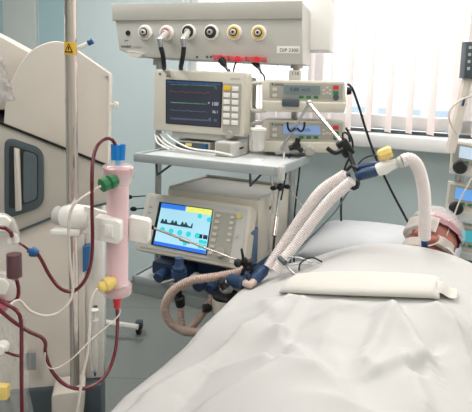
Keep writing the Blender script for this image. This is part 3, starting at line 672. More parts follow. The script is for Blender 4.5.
def top(u, v):
    z = topS(u, v); p = V((u, v)); k = 1-ss(-.06, .0, u-cuff_u(v)); k = max(k, .12) if u < cuff_u(v)+.14 else max(k, .35)
    e = 0
    for a, b_, am, w in folds:
        d = b_-a; t = max(0, min(1, (p-a).dot(d)/d.length_squared)); q = a+d*t; dd = (p-q).length
        s = (d.x*(p.y-a.y)-d.y*(p.x-a.x))
        ww = w*(2.1 if s > 0 else .7); e += am*math.exp(-((dd*dd+.00002)**.5/ww)**1.35)
    e += .012*NZ.noise((u*4, v*4, 0))+.004*NZ.noise((u*11, v*9, 3))+.006*max(0, NZ.noise((u*3+v*6, v*2-u, 7)))
    return z+e*k
def sheetmesh(u0, u1, nu, zoff=0, side=.45, ns=170, v0=0, v1=BW, wave=.015, edge=None, rc=.06):
    b = bmesh.new(); rows = []
    S0, S1 = -side, (v1-v0)+side
    for i in range(nu+1):
        u = u0+(u1-u0)*i/nu; row = []
        for j in range(ns+1):
            s = S0+(S1-S0)*j/ns
            def drop(e):   # e = distance beyond edge
                if e <= 0: return 0, 0
                a = min(e/rc, math.pi/2); o = rc*math.sin(a); dz = rc*(1-math.cos(a)); 
                if e > rc*math.pi/2: dz += e-rc*math.pi/2; o += wave*math.sin(u*17+e*3)*min(1, (e-rc*1.57)*6)
                return o, dz
            if s < 0: o, dz = drop(-s); v = v0-o; vt_ = v0
            elif s > v1-v0: o, dz = drop(s-(v1-v0)); v = v1+o; vt_ = v1
            else: dz = 0; v = v0+s; vt_ = v
            uu = u if edge is None else u+edge(v)
            z = top(uu, vt_)+zoff-dz
            row.append(b.verts.new((v, uu, z)))
        rows.append(row)
    under = []
    for row in rows:
        under.append([b.verts.new(v.co+V((.004 if v.co.x < v0-rc*.6 else -.004 if v.co.x > v1+rc*.6 else 0, 0, -.004))) for v in row])
    for L_, fl in ((rows, 1), (under, -1)):
        for a, c in zip(L_, L_[1:]):
            for j in range(ns): b.faces.new((a[j], a[j+1], c[j+1], c[j])[::fl])
    for a, c in ((rows[0], under[0]), (under[-1], rows[-1])):
        for j in range(ns): b.faces.new((a[j+1], a[j], c[j], c[j+1]))
    for j in (0, ns):
        for i in range(nu): b.faces.new((rows[i][j], rows[i+1][j], under[i+1][j], under[i][j])[::1 if j == 0 else -1])
    return b
def place_bed(name, bm, mt, label, cat, **k):
    bm.transform(BM); return single(name, bm, mt, label, cat, ang=75, **k)
HU, HV = b2(432, 249, .96)
SE = HU-.155
place_bed('bed_sheet', sheetmesh(U0, SE, 250, 0, side=.42, edge=lambda v: .05*math.sin(v*9+1.2)*0), sheetm, 'wide white bed sheet covering the patient and hanging over the sides of the bed', 'sheet')
# turned down cuff: a folded flap with a rounded front lip
def cuffmesh():
    b = bmesh.new(); rows = []; n = 110
    prof = [(.03, -.002), (.004, -.001), (-.004, .003), (-.007, .010), (-.004, .017), (.006, .021), (.03, .021), (.06, .018), (.09, .014), (.115, .008), (.122, .002), (.115, -.001)]
    for j in range(n+1):
        v = vb+(va-vb)*j/n; row = []; e = min(1, min(j, n-j)/5)**.5
        for du, dz in prof:
            u = cuff_u(v)+du*(1.1+.2*e)+.002*math.sin(v*13)
            row.append(b.verts.new((v, u, topS(u, v)+.008+dz*(.35+.65*e))))
        rows.append(row)
    for a, c in zip(rows, rows[1:]):
        for k in range(len(prof)-1): b.faces.new((a[k], a[k+1], c[k+1], c[k]))
        b.faces.new((a[-1], a[0], c[0], c[-1]))
    b.faces.new(rows[0]); b.faces.new(rows[-1][::-1])
    # loose corner folded outwards at the right end
    g = []
    for i in range(9):
        t = i/8; row = []
        for j in range(9):
            k = j/8; v = va-.01+.055*t; u = cuff_u(v)+.01+.09*k*(1-.3*t)+.02*t
            row.append(b.verts.new((v, u, topS(u, v)+.018-.006*t+.010*math.sin(k*3.14)*(1-t)+.004*math.sin(t*7))))
        g.append(row)
    for a, c in zip(g, g[1:]):
        for k in range(8): b.faces.new((a[k], a[k+1], c[k+1], c[k]))
    return b
place_bed('folded_sheet', cuffmesh(), mat('folded_linen', '#cfccc5', .85, var=.02), 'white folded cloth strip lying across the chest of the patient', 'folded sheet')
# pillow
def cushion(w, l, t, seed=0, n=34):
    b = bmesh.new(); g = {}
    for sgn in (1, -1):
        for i in range(n+1):
            for j in range(n+1):
                x = i/n*2-1; y = j/n*2-1; k = max(0, (1-abs(x)**3.2))*max(0, (1-abs(y)**3.2))
                if sgn < 0 and (i in (0, n) or j in (0, n)): g[(sgn, i, j)] = g[(1, i, j)]; continue
                z = sgn*t/2*k**.5+.006*NZ.noise((x*2.5, y*2.5, seed))*k
                pin = 1-.06*(1-abs(y))*abs(x)**4
                g[(sgn, i, j)] = b.verts.new((x*w/2*pin, y*l/2*(1-.06*(1-abs(x))*abs(y)**4), z))
    for sgn in (1, -1):
        for i in range(n):
            for j in range(n):
                b.faces.new((g[(sgn, i, j)], g[(sgn, i+1, j)], g[(sgn, i+1, j+1)], g[(sgn, i, j+1)]))
    return b
pil = cushion(.66, .42, .17); pil.transform(MX.Translation((HV-.21, HU+.17, MT+.080)) @ MX.Rotation(R(4), 4, 'X'))
place_bed('pillow', pil, pillowm, 'white pillow under the head of the patient', 'pillow')
# patient: one continuous body lying on its back, head on the pillow
def capsule(b, p, q, r0, r1):
    n = 9
    for i in range(n+1):
        c = V(p).lerp(V(q), i/n); r = r0+(r1-r0)*i/n; merge(b, ball(c, r, u=12, v=8))
pb_ = bmesh.new(); ZB = MT+.012
hc = V((HV, HU, MT+.175))                      # head centre: local x = v, y = u (to crown), z up
HR = MX.Translation(hc) @ MX.Rotation(R(-14), 4, 'Z') @ MX.Rotation(R(44), 4, 'X') @ MX.Rotation(R(-20), 4, 'Y')
hd = bmesh.new()
def hb(c, r, sc=(1, 1, 1), u=20, v=12): merge(hd, ball(V(c), r, sc, u, v))
hb((0, .03, 0), .1, (.80, .97, .98), 24, 16)
hb((0, -.035, .012), .1, (.66, .78, .80), 24, 16)     # face and jaw
hb((0, -.088, .04), .030, (1.1, .8, .8))             # chin
hb((0, -.012, .103), .016, (.8, 1.6, 1.2)); hb((0, -.022, .108), .014, (1.2, .8, .9))   # nose
for s_ in (-1, 1):
    hb((s_*.032, .03, .085), .022, (1.5, .5, .5)); hb((s_*.03, .008, .079), .013); hb((s_*.045, -.02, .062), .03, (1, .9, .7))   # brow, eye, cheek
    hb((s_*.08, .01, -.005), .026, (.35, .7, 1.1))   # ear
hb((0, -.052, .088), .018, (1.5, .35, .6)); hb((0, -.062, .086), .017, (1.3, .35, .6))   # lips
hd.transform(HR); merge(pb_, hd)
capsule(pb_, hc+V((0, -.03, -.035)), hc+V((0, -.17, -.085)), .058, .064)
sh_u = HU-.24
for x, r0, z in ((0, .085, ZB+.085),): 
    for k in range(14):
        t = k/13; u = sh_u-.52*t; w = .17-.03*math.sin(t*3.14)+(.0)
        merge(pb_, ball(V((HV*(1-t)+.52*t, u, ZB+.082)), .085, (w/.085, 1, .92), 16, 10))
for s_ in (-1, 1):
    cx = lambda t: HV*(1-t)+.52*t
    capsule(pb_, V((cx(0)+s_*.17, sh_u, ZB+.075)), V((cx(.5)+s_*.235, sh_u-.30, ZB+.055)), .05, .042)
    capsule(pb_, V((cx(.5)+s_*.235, sh_u-.30, ZB+.055)), V((cx(1)+s_*.22, sh_u-.55, ZB+.045)), .042, .03)
    capsule(pb_, V((.52+s_*.09, sh_u-.52, ZB+.08)), V((.52+s_*.11, sh_u-.95, ZB+.07)), .078, .055)
    capsule(pb_, V((.52+s_*.11, sh_u-.95, ZB+.07)), V((.52+s_*.12, sh_u-1.36, ZB+.05)), .055, .035)
    capsule(pb_, V((.52+s_*.12, sh_u-1.37, ZB+.05)), V((.52+s_*.13, sh_u-1.40, ZB+.10)), .035, .026)
me = bpy.data.meshes.new('tmpb'); pb_.to_mesh(me); pb_.free(); to = bpy.data.objects.new('tmpb', me); COL.objects.link(to)
rm = to.modifiers.new('r', 'REMESH'); rm.mode = 'VOXEL'; rm.voxel_size = .007
sm = to.modifiers.new('s', 'SMOOTH'); sm.iterations = 5; sm.factor = .5
bpy.context.view_layer.update(); me2 = bpy.data.meshes.new_from_object(to.evaluated_get(bpy.context.evaluated_depsgraph_get())); bpy.data.objects.remove(to)
bb = bmesh.new(); bb.from_mesh(me2)
per_e = bpy.data.objects.new('person', None); COL.objects.link(per_e); per_e.matrix_world = BM
tag(per_e, 'person lying on their back under the white sheet with a breathing tube and bandaged face', 'person')
obj('body', bb, skin, per_e, ang=80)
# cap (bouffant) over the crown
cp = bmesh.new(); n, mR = 36, 14
rows = []
for i in range(mR+1):
    ph = (i/mR)*1.42; row = []
    for j in range(n):
        a = j/n*6.28318; r = .1*math.sin(ph); pl = 1+.035*math.sin(a*13+i)*min(1, i/4)
        row.append(cp.verts.new(hc+V((r*math.cos(a)*.92*pl, .035+.108*math.cos(ph), r*math.sin(a)*1.06*pl))))
    rows.append(row)
for a, c in zip(rows, rows[1:]):
    for j in range(n):
        try: cp.faces.new((a[j], a[(j+1) % n], c[(j+1) % n], c[j]))
        except ValueError: pass
bmesh.ops.remove_doubles(cp, verts=cp.verts[:], dist=.0005); bmesh.ops.solidify(cp, geom=cp.faces[:], thickness=-.002)
cp.transform(MX.Translation(-hc)); cp.transform(HR)
c2 = cp.copy(); c2.transform(HR.inverted()); c2.transform(MX.Translation((0, .012, 0)) @ MX.Diagonal((1.12, 1.08, 1.12, 1))); c2.transform(HR)
obj('surgical_cap', cp, capm, per_e, ang=80)
obj('plastic_cover', c2, film, per_e, ang=80)
def pad(u0, u1, x0, x1, base, th_, name, mt):     # cloth wrapped over the face
    b = bmesh.new(); rows = []; n = 22
    for i in range(n+1):
        row = []
        for j in range(n+1):
            a = x0+(x1-x0)*j/n; u = u0+(u1-u0)*i/n; ed = min(i, n-i, j, n-j)/n
            r = base+th_*min(1, ed*7)+.006*NZ.noise((a*3, u*30, 1))
            row.append(b.verts.new(hc+V((math.sin(a)*r*.95, u, math.cos(a)*r))))
        rows.append(row)
    for p, q in zip(rows, rows[1:]):
        for j in range(n): b.faces.new((p[j], p[j+1], q[j+1], q[j]))
    bmesh.ops.solidify(b, geom=b.faces[:], thickness=-.006); b.transform(MX.Translation(-hc)); b.transform(HR); return obj(name, b, mt, per_e, ang=80)
pad(-.08, -.028, -1.5, .5, .097, .012, 'fixing_tape', gauze)
pad(.0, .065, -1.6, .65, .109, .012, 'eye_dressing', gauze)
pad(-.045, .005, .75, 1.7, .092, .010, 'cheek_dressing', gauze)
single('tube_lock', lathe(at(424.5, 237, 1.95), at(425, 247, 1.97), [(0, .02), (.3, .014), (1, .012)]), mblue, 'small blue lock where the white tube enters the mouth', 'connector')
hose_px('feeding_tube', [(428, 246, 1.95), (440, 244, 2.0), (452, 252, 1.95), (462, 266, 1.9), (470, 280, 1.85)], .003, tubew, 'thin white tube running from the face over the sheet', 'tube')
hose_px('feeding_tube', [(472, 178, 2.05), (460, 200, 2.05), (452, 222, 2.05), (446, 236, 2.02)], .003, tubew, 'thin white tube coming down in front of the right pumps', 'tube')

# ================================================================ RIGHT HAND PUMP STACK
rp = Thing('pump_stand', 'slanting pale beige pole with dark grey head at the right edge', 'stand', (452, 160, 2.3), 0)
A = rp.L
pb2 = bmesh.new(); merge(pb2, tube([A(450, 152, 2.32), A(458, 118, 2.32), (A(468, 76, 2.32))], .022, n=8, straight=True))
rp.part('column', pb2, cream2)
rp.part('slot', tube([A(462.5, 106, 2.296), A(465, 97, 2.296)], .005), blue)
t_ = Thing('control_box', 'dark slate grey control box at the top right edge', 'control box', (470, 60, 2.28), 0, 0)
t_.poly('casing', dgrey, [(467, 41.5), (500, 44), (497, 82), (464, 78)], 0, .05, bev=.004)
for k in range(4): t_.poly('button', lgrey, [(469-k*.6, 46+k*7), (471.5-k*.6, 46+k*7), (471.3-k*.6, 49+k*7), (468.7-k*.6, 49+k*7)], -.003, .001)
rp.part('arm', tube([A(468, 78, 2.32), A(478, 70, 2.33), A(500, 66, 2.35)], .014), lgrey)
rp.part('foot_column', cyl(A(462, 150, 2.5), V((A(462, 150, 2.5).x, A(462, 150, 2.5).y, .05-rp.M.translation.z)), .02), steel2)
fb = B(-.25, .25, -.025, .025, .0, .05, .006); merge(fb, B(-.025, .025, -.25, .25, .0, .05, .006)); fc = A(462, 150, 2.5); fb.transform(MX.Translation((fc.x, fc.y, -rp.M.translation.z+.001)))
rp.part('foot', fb, lgrey)
RG = 'infusion pumps stacked at the right edge'
bsc = emi('right_lcd', '#5f93cf', .6); bsc2 = emi('right_lcd_pale', '#aebfd0', .6); bsc3 = emi('right_lcd_teal', '#3f97a0', .6)
for i, (y, xo, lab, sm_) in enumerate(((140, 452, 'topmost pump of the right edge stack with pale display', bsc2), (181, 448, 'middle pump of the right edge stack with bright blue display', bsc), (222, 448, 'bottom pump of the right edge stack beside the pillow with teal display', bsc3))):
    t = Thing('infusion_pump', lab, 'infusion pump', (xo+15, y+15, 2.33), 22, 8, RG)
    w = 52
    t.poly('casing', cream, [(xo, y), (xo+w, y+9), (xo+w-5, y+41), (xo-3, y+30)], 0, .14, r=.008, bev=.006)
    fpn = t.poly('front_panel', pgrey, [(xo+2.5, y+3), (xo+w-3, y+12), (xo+w-6, y+31), (xo, y+22)], -.006, .001, r=.004)
    t.poly('display', sm_, [(xo+8, y+6), (xo+31, y+10.5), (xo+29.5, y+21.5), (xo+6.5, y+17.5)], -.009, 0, parent=fpn)
    for k in range(2): t.poly('green_key', green, [(xo+13+k*7, y+21+k*1.4), (xo+17+k*7, y+21.7+k*1.4), (xo+16.5+k*7, y+24+k*1.4), (xo+12.5+k*7, y+23.2+k*1.4)], -.0095, -.004, r=.001, parent=fpn)
    t.poly('syringe_ledge', lgrey, [(xo-2, y+27), (xo+w-5, y+36), (xo+w-6, y+42), (xo-3, y+33)], -.03, 0, r=.004)
    if i < 2:
        q = t.P3(xo+8, y+27, -.02); t.part('clamp_knob', lathe(q, q+V((0, -.03, 0)), [(0, .025), (.5, .03), (1, .022)]), black)
hose_px('infusion_line', [(472, 96, 2.22), (461, 100, 2.22), (450, 110, 2.22), (450, 122, 2.22), (457, 134, 2.22)], .004, tubew, 'looped white infusion line beside the slanting pole', 'line')

# ================================================================ DIALYSIS MACHINE
dm = Thing('dialysis_machine', 'large cream dialysis machine with recessed dark handle on the left', 'dialysis machine', (60, 250, 1.50), -12)
fzl = -dm.M.translation.z
up_ = [dm.uv(*p) for p in ((3, 125), (5, 105), (10, 85), (17, 69), (26, 55.5), (35, 47.5), (45, 43), (55, 41), (65, 42.5), (73, 47.5))]
up_ = [(q.x, q.z) for q in spline([V((x, 0, z)) for x, z in up_], .006)]
dm.part('upper_cover', prism(up_+[dm.uv(109.5, 73), dm.uv(110, 75), dm.uv(108.5, 166)], 0, .34, .007), cream2)
dm.poly('rear_cover', cream2, [(-70, 0), (-2, 35), (29, 52), (29, 110), (-70, 110)], .10, .36, bev=.006, d=.1)
dm.poly('seam', black, [(-60, 96), (0, 121.5), (108.3, 164.5), (108.3, 166.5), (0, 124), (-60, 99)], -.003, .30)
dm.poly('mid_body', greyp, [(-70, 97), (0, 124), (108, 167), (107, 204), (60, 215), (10, 236), (-70, 262)], .004, .32, bev=.006)
dm.poly('dark_seam', dgrey, [(-70, 260.5), (10, 233.5), (60, 213.5), (107, 202.5), (107, 204.5), (60, 215.5), (10, 236), (-70, 263)], .001, .30)
lowm = cream2
bpts = [dm.uv(*p) for p in [(-70, 262), (10, 236), (60, 215.5), (84, 209)]]; z1 = fzl+.16
xr = dm.uv(84, 300)[0]; xl = bpts[0][0]
dm.part('lower_body', prism(bpts+[(xr, z1), (xl, z1)], .012, .34, .008), lowm)
xr2 = dm.uv(103, 300, .0)[0]
zz = dm.uv(95, 384)[1]
dm.part('side_column', B(xr+.001, xr2, .03, .30, zz, dm.uv(100, 206)[1], .006), mat('pale_column', '#e2ded8', .4))
dm.part('base', B(xl, xr2-.005, -.0, .34, fzl+.08, zz-.002, .012), dgrey)
for x in (xl+.08, xr2-.1):
    for y in (.06, .28): dm.part('caster', lathe((x-.02, y, fzl+.042), (x+.02, y, fzl+.042), [(0, .036), (.2, .04), (.8, .04), (1, .036)]), blackr)
# recessed handle
rim = [(5.5, 137), (40, 149.5), (43, 152), (43, 204), (40, 207), (8, 218.5), (5.5, 216)]
dm.poly('handle_rim', dgrey, [(4.5, 136), (43.5, 149), (43.8, 206.5), (4.5, 219.5)], -.006, .012, r=.03, bev=.004)
dm.poly('handle_recess', mat('recess_black', '#262b2f', .5), [(9.5, 144), (38.5, 153.5), (38.5, 199), (9.5, 209)], -.0075, .006, r=.014)
dm.poly('recess_inner', mat('recess_slate', '#5d686e', .4), [(24, 150), (37.5, 154.5), (37.5, 198), (24, 203)], -.009, .004, r=.012)
dm.poly('grip_bar', cream2, [(15, 147), (20.5, 148.5), (22.5, 209), (16.5, 210)], -.02, -.008, r=.003, bev=.003)
dm.poly('display', mat('blue_display', '#2f6a9f', .2), [(82.8, 247), (90, 246), (90, 270), (82.8, 272)], -.002, .03)
dm.poly('switch_plate', dgrey, [(93, 309.5), (97, 309.5), (97, 315), (93, 315)], .024, .032)
dm.poly('pole_socket', cream2, [(55, 378), (86, 374), (85, 400), (78, 425), (56, 425)], -.09, .0, r=.012, bev=.005)
dm.part('seam_screw', lathe(dm.P3(107, 77, 0), dm.P3(107, 77, -.004), [(0, .004), (1, .004)]), pgrey)
q = dm.P3(108.5, 105, .05); dm.part('side_knob', lathe(q, q+V((.028, 0, 0)), [(0, .006), (.5, .006), (.6, .011), (.9, .011), (1, .008)]), white)
# syringe holder in the side column
sy = Thing('syringe', 'clear syringe with pale tip standing at the side column of the dialysis machine', 'syringe', (95, 372, 1.46), -12)
sy.part('barrel', lathe((0, 0, 0), (0, 0, .16), [(0, .004), (.06, .011), (1, .011)]), clearw); sy.part('plunger', lathe((0, 0, .05), (0, 0, .19), [(0, .009), (.1, .004), (.9, .004), (1, .012)]), white); sy.part('tip', lathe((0, 0, -.012), (0, 0, .004), [(0, .003), (1, .005)]), mblue)

# steel pole
sp = Thing('infusion_pole', 'thick shiny steel pole rising in front of the dialysis machine', 'pole', (75, 384, 1.36), 0)
zt_ = 2.1-sp.M.translation.z; wp = sp.M.translation
def pole_px(py):       # height on the pole for a pixel row
    d = ray(74, py); return (CAM+d*(wp.y/d.y)).z-wp.z
zs = pole_px(226)
sp.part('upper_tube', cyl((0, 0, zs), (0, 0, zt_), .0148, n=32), steel)
sp.part('lower_tube', cyl((0, 0, 0), (0, 0, zs), .0125, n=32), steel)
stz0, stz1 = pole_px(55), pole_px(42.5)
stk = bmesh.new(); lo_, hi_ = [], []
for k in range(13):
    a = R(-90-75+150*k/12); lo_.append(stk.verts.new((.0155*math.cos(a), .0155*math.sin(a), stz0))); hi_.append(stk.verts.new((.0155*math.cos(a), .0155*math.sin(a), stz1)))
for k in range(12): stk.faces.new((lo_[k], lo_[k+1], hi_[k+1], hi_[k]))
st = sp.part('warning_sticker', stk, mat('sticker_yellow', '#e9b93a', .5))
zm = (stz0+stz1)/2; hh = (stz1-stz0)
tri = prism([(-.0105, zm-hh*.33), (.0105, zm-hh*.33), (0, zm+hh*.40)], -.0172, -.0162); sp.part('warning_triangle', tri, black, st)
tri = prism([(-.0065, zm-hh*.24), (.0065, zm-hh*.24), (0, zm+hh*.24)], -.0176, -.0170); sp.part('triangle_field', tri, MC['sticker_yellow'], st)
tri = prism([(-.0012, zm-hh*.2), (.0012, zm-hh*.2), (.0018, zm+hh*.12), (-.0018, zm+hh*.12)], -.018, -.0174); sp.part('exclamation_mark', tri, black, st)
lv = sp.part('lever', cyl(sp.L(74, 50, 1.37), sp.L(88.5, 43, 1.38), .005), white); sp.part('blue_tip', cyl(sp.L(88, 43.2, 1.38), sp.L(93, 40.6, 1.38), .0075), mblue, lv)

# ---------------- dialyzer and its clamp
DY_ = 1.27
dz = Thing('dialyzer', 'pink blood filled dialyzer cylinder with clear end caps and coloured ports', 'dialyzer', (117, 290, DY_), 0)
A = dz.L
ax = lambda py, dx=0: dz.L(117.2+(dx)-(py-290)*.007, py, DY_)
b0, b1 = ax(292), ax(164)
dz.part('fibre_bundle', lathe(ax(284), ax(180), [(0, .0285), (.04, .0262), (.5, .0258), (.95, .0262), (1, .0285)], 32), pink)
dz.part('housing', lathe(ax(286), ax(178), [(0, .032), (.05, .0285), (.5, .0282), (.92, .0285), (.97, .032), (1, .032)], 32), clear)
dz.part('top_header', lathe(ax(184), ax(164), [(0, .031), (.15, .033), (.35, .037), (.85, .038), (.95, .034), (1, .028)], 32), headm)
dz.part('blood_pool', lathe(ax(175), ax(167), [(0, .0315), (.2, .033), (.8, .033), (1, .028)], 32), pinkd)
dz.part('bottom_header', lathe(ax(282), ax(295), [(0, .031), (.2, .036), (.7, .037), (.9, .034), (1, .024)], 32), headm)
dz.part('blood_pool', lathe(ax(286), ax(292), [(0, .031), (.3, .033), (.8, .032), (1, .022)], 32), pinkd)
g0, g1 = A(116, 179.5, 1.24), A(101, 186, 1.21)
dz.part('green_port', lathe(g0, g1, [(0, .013), (.2, .013), (.22, .017), (.45, .017), (.5, .012), (.58, .012), (.62, .016), (.95, .016), (1, .010)]), green)
dz.part('yellow_port', lathe(A(114, 281, 1.24), A(98.5, 288.5, 1.21), [(0, .012), (.2, .012), (.25, .0165), (.6, .0165), (.65, .012), (.9, .012), (1, .007)]), yellow)
bc = dz.part('blue_connector', lathe(ax(166), ax(158), [(0, .007), (1, .007)]), mat('pale_blue_luer', '#8fc0ea', .3))
for dx in (-4.2, 0, 4.2): dz.part('blue_wing', cyl(ax(160, dx), ax(145+abs(dx)*-.2, dx*1.15), .0062 if dx else .008), cyanb, bc)
dz.part('red_connector', lathe(ax(294), ax(308), [(0, .007), (.1, .0115), (.5, .0105), (.6, .0085), (1, .007)]), red)
# clamp
hc_ = Thing('dialyzer_holder', 'white plastic holder arm gripping the dialyzer and the steel pole', 'holder', (75, 222, 1.33), 0)
A = hc_.L
hc_.part('pole_grip', lathe(A(62, 216, 1.345), A(92, 218, 1.315), [(0, .016), (.1, .028), (.5, .033), (.9, .030), (1, .022)], 28), white)
hc_.part('pole_knob', lathe(A(55, 215, 1.345), A(64, 216, 1.34), [(0, .020), (.2, .024), (1, .022)], 28), lgrey)
hc_.part('thumb_plate', B(*(lambda a, c: (a.x, c.x, a.y-.02, a.y+.02, c.z, a.z))(A(52, 228, 1.31), A(82, 235, 1.31)), .005), white)
hc_.part('arm', prism([(A(x, y, 1.30).x, A(x, y, 1.30).z) for x, y in ((84, 206), (112, 214), (112, 236), (84, 234))], A(84, 206, 1.31).y, A(84, 206, 1.29).y+.01, .003), white)
yf = A(100, 230, 1.225).y
fc_ = hc_.part('clip_front', prism(roundpoly([(A(x, y, 1.225).x, A(x, y, 1.225).z) for x, y in ((95, 216.5), (117, 220), (121, 223), (121, 241), (118, 244), (95, 239))], .004), yf-.006, yf+.03, .003), white)
hc_.part('clip_button', prism(roundpoly([(A(x, y, 1.225).x, A(x, y, 1.225).z) for x, y in ((105, 223), (114, 224.5), (114, 237), (105, 235))], .004), yf-.011, yf-.004, .003), white, fc_)
yj = A(140, 228, 1.285).y
hc_.part('jaw', prism(roundpoly([(A(x, y, 1.285).x, A(x, y, 1.285).z) for x, y in ((129.5, 215.5), (149, 219), (151, 222), (150, 241), (147, 242.5), (130, 239))], .006), yj-.014, yj+.014, .004), white)
hc_.part('jaw_bridge', B(A(112, 230, 1.3).x, A(133, 230, 1.3).x, yj+.016, yj+.035, A(112, 238, 1.3).z, A(112, 219, 1.3).z, .004), white)

# ---------------- tubing of the dialysis set
TG = 'blood lines of the dialysis set'
def bline(pts, label, r=.0042, mt=blood, name='blood_line', cat='tube', g=TG): return hose_px(name, pts, r, mt, label, cat, g, n=12)
bline([(117, 156, 1.27), (116, 147, 1.27), (112.5, 140, 1.265), (106, 138.5, 1.26), (98.5, 144, 1.24), (93.5, 157, 1.22), (92, 178, 1.2), (92, 210, 1.2), (92.5, 240, 1.2), (91, 262, 1.2), (85, 280, 1.2), (74, 291, 1.2), (61, 289, 1.2), (50, 276, 1.2), (42, 261, 1.2), (37, 253, 1.2)], 'dark red line arching from the blue top connector down to the blue clamp')
single('tube_clamp', lathe(at(38, 254, 1.2), at(28, 250, 1.2), [(0, .007), (.1, .0085), (.45, .0115), (.7, .0115), (.75, .006), (1, .006)], 12), mblue, 'blue tube clamp on the red line in front of the cream body', 'clamp')
bline([(29, 250, 1.2), (24, 246, 1.2), (19, 243, 1.2)], 'short red tube between the blue clamp and the drip chamber', r=.003)
bline([(117, 306, 1.27), (117.5, 325, 1.25), (115.5, 350, 1.22), (108, 372, 1.19), (96, 384, 1.17), (80, 389, 1.16), (64, 384, 1.15), (52, 371, 1.14), (45.5, 354, 1.13), (45.5, 343, 1.12), (41, 337, 1.12), (30, 332, 1.11), (14, 322, 1.1), (-4, 307, 1.1)], 'thick red blood line sagging from the red connector below the dialyzer to the left edge')
bline([(-4, 227, 1.12), (5, 228, 1.12), (11, 233, 1.12), (13.5, 243, 1.13)], 'red tube curving over the top of the drip chamber at the left edge')
bline([(16, 278, 1.13), (18.5, 288, 1.13), (17.5, 298, 1.13), (10, 303, 1.12), (0, 300, 1.11)], 'red tube bending out of the bottom of the drip chamber')
bline([(-4, 299, 1.09), (8, 305, 1.09), (17, 311, 1.09), (21, 321, 1.09), (21.5, 345, 1.09), (21.5, 380, 1.09), (22, 420, 1.09)], 'red tube running straight down at the left bottom edge')
bline([(-4, 347, 1.1), (6, 352, 1.1), (14, 355, 1.1), (21, 356, 1.1)], 'short red side branch at the left bottom edge', r=.003)
LG = 'pale lines of the dialysis set'
bline([(101, 186, 1.21), (93, 191, 1.2), (82, 198, 1.19), (73, 206, 1.18), (69, 220, 1.18), (69, 245, 1.18), (71, 270, 1.18), (73, 290, 1.18), (69, 303, 1.17), (58, 313, 1.16), (45, 316, 1.15), (30, 311, 1.13), (19, 300, 1.12), (10, 305, 1.1)], 'white tube from the green port drooping past the pole to the left', .0032, tubew, 'dialysate_line', 'tube', LG)
bline([(98.5, 288.5, 1.21), (93, 295, 1.2), (90, 308, 1.19), (89.5, 330, 1.18), (87, 355, 1.17), (82, 380, 1.16), (76, 420, 1.15)], 'pale tube from the yellow port hanging straight to the bottom', .0036, tubew, 'dialysate_line', 'tube', LG)
bline([(117, 296, 1.26), (111, 292, 1.25), (105, 291, 1.24)], 'tiny clear tube by the bottom cap of the dialyzer', .0018, tubew, 'dialysate_line', 'tube', LG)
bline([(120, 309, 1.26), (119, 315, 1.25), (110, 324, 1.22), (93, 338, 1.18), (75, 356, 1.15), (60, 367, 1.14), (50, 368.5, 1.13), (45, 362, 1.12), (45, 353, 1.115)], 'thin white line from the red connector tied to the sagging red tube', .0017, tubew, 'thin_line', 'tube', LG)
# drip chamber
dc = Thing('drip_chamber', 'drip chamber half full of dark blood at the left edge', 'drip chamber', (14, 279, 1.12), 0)
z = dc.L
dc.part('chamber', lathe(z(14.5, 281, 1.13), z(13.5, 239, 1.13), [(0, .006), (.08, .0175), (.85, .0175), (.95, .012), (1, .008)]), clear)
dc.part('blood', lathe(z(14.4, 279, 1.13), z(14, 254, 1.13), [(0, .006), (.1, .0160), (1, .0160)]), bloodd)
dc.part('cap', lathe(z(13.6, 242, 1.13), z(13, 234, 1.13), [(0, .013), (.4, .013), (1, .008)]), clearw)
cs = Thing('tubing_cassette', 'clear and white moulded tubing cassette at the left edge', 'cassette', (2, 265, 1.19), -12)
cs.poly('upper_shell', clearw, [(-40, 215), (2, 216), (12, 222), (17, 234), (18, 250), (10, 262), (-40, 262)], .01, .03, r=.006, bev=.003)
cs.poly('white_tab', white, [(-20, 214), (6, 217), (11, 222), (5, 232), (-20, 230)], .0, .012, r=.004, bev=.002)
cs.poly('lower_shell', clearw, [(-40, 270), (5, 276), (16, 290), (14, 300), (0, 312), (-40, 312)], .01, .03, r=.006, bev=.003)
cs.poly('white_clip', white, [(-20, 277), (4, 280), (9, 286), (6, 295), (-20, 293)], .0, .012, r=.004, bev=.002)
pmp = lathe(cs.P3(0, 305, -.004), cs.P3(0, 305, .02), [(0, .016), (1, .02)]); cs.part('pump_segment', pmp, mat('pink_clear', '#b5606e', .3))
cb = Thing('plastic_bag', 'crumpled clear plastic wrapping around the lower left tubes', 'plastic bag', (10, 400, 1.12), 0)
def crumple(pts, y0, seed, amp=.012, n=26):
    b = bmesh.new(); rows = []
    tl, trr, brr, bll = [V(p) for p in pts]
    for i in range(n+1):
        row = []
        for j in range(n+1):
            q = tl.lerp(trr, j/n).lerp(bll.lerp(brr, j/n), i/n); w = cb.L(q.x, q.y, y0)
            w.y += amp*NZ.noise((j*.35, i*.22, seed))+amp*.6*NZ.noise((j*.9, i*.6, seed+5)); w.x += .004*NZ.noise((i*.5, 3, seed)); row.append(b.verts.new(w))
        rows.append(row)
    for a, c in zip(rows, rows[1:]):
        for j in range(n): b.faces.new((a[j], a[j+1], c[j+1], c[j]))
    bmesh.ops.solidify(b, geom=b.faces[:], thickness=.0006); return b
cb.part('film', crumple([(-12, 318), (26, 312), (28, 430), (-12, 430)], 1.13, 2), film, ang=180)
cb.part('film', crumple([(-12, 300), (20, 330), (36, 430), (-12, 430)], 1.16, 9), film, ang=180)
hp = Thing('tube_port', 'round white port beside the red side branch at the left edge', 'port', (2, 348, 1.1), 0)
hp.part('port', lathe((0, .01, 0), (0, -.012, 0), [(0, .014), (.5, .014), (.6, .010), (1, .010)]), white)
single('tube_clamp', B(*(lambda a, c: (a.x, c.x, a.y, a.y+.02, c.z, a.z))(at(-10, 387, 1.08), at(7, 401, 1.08)), .003), yellow, 'yellow tube clamp at the bottom of the left edge', 'clamp')
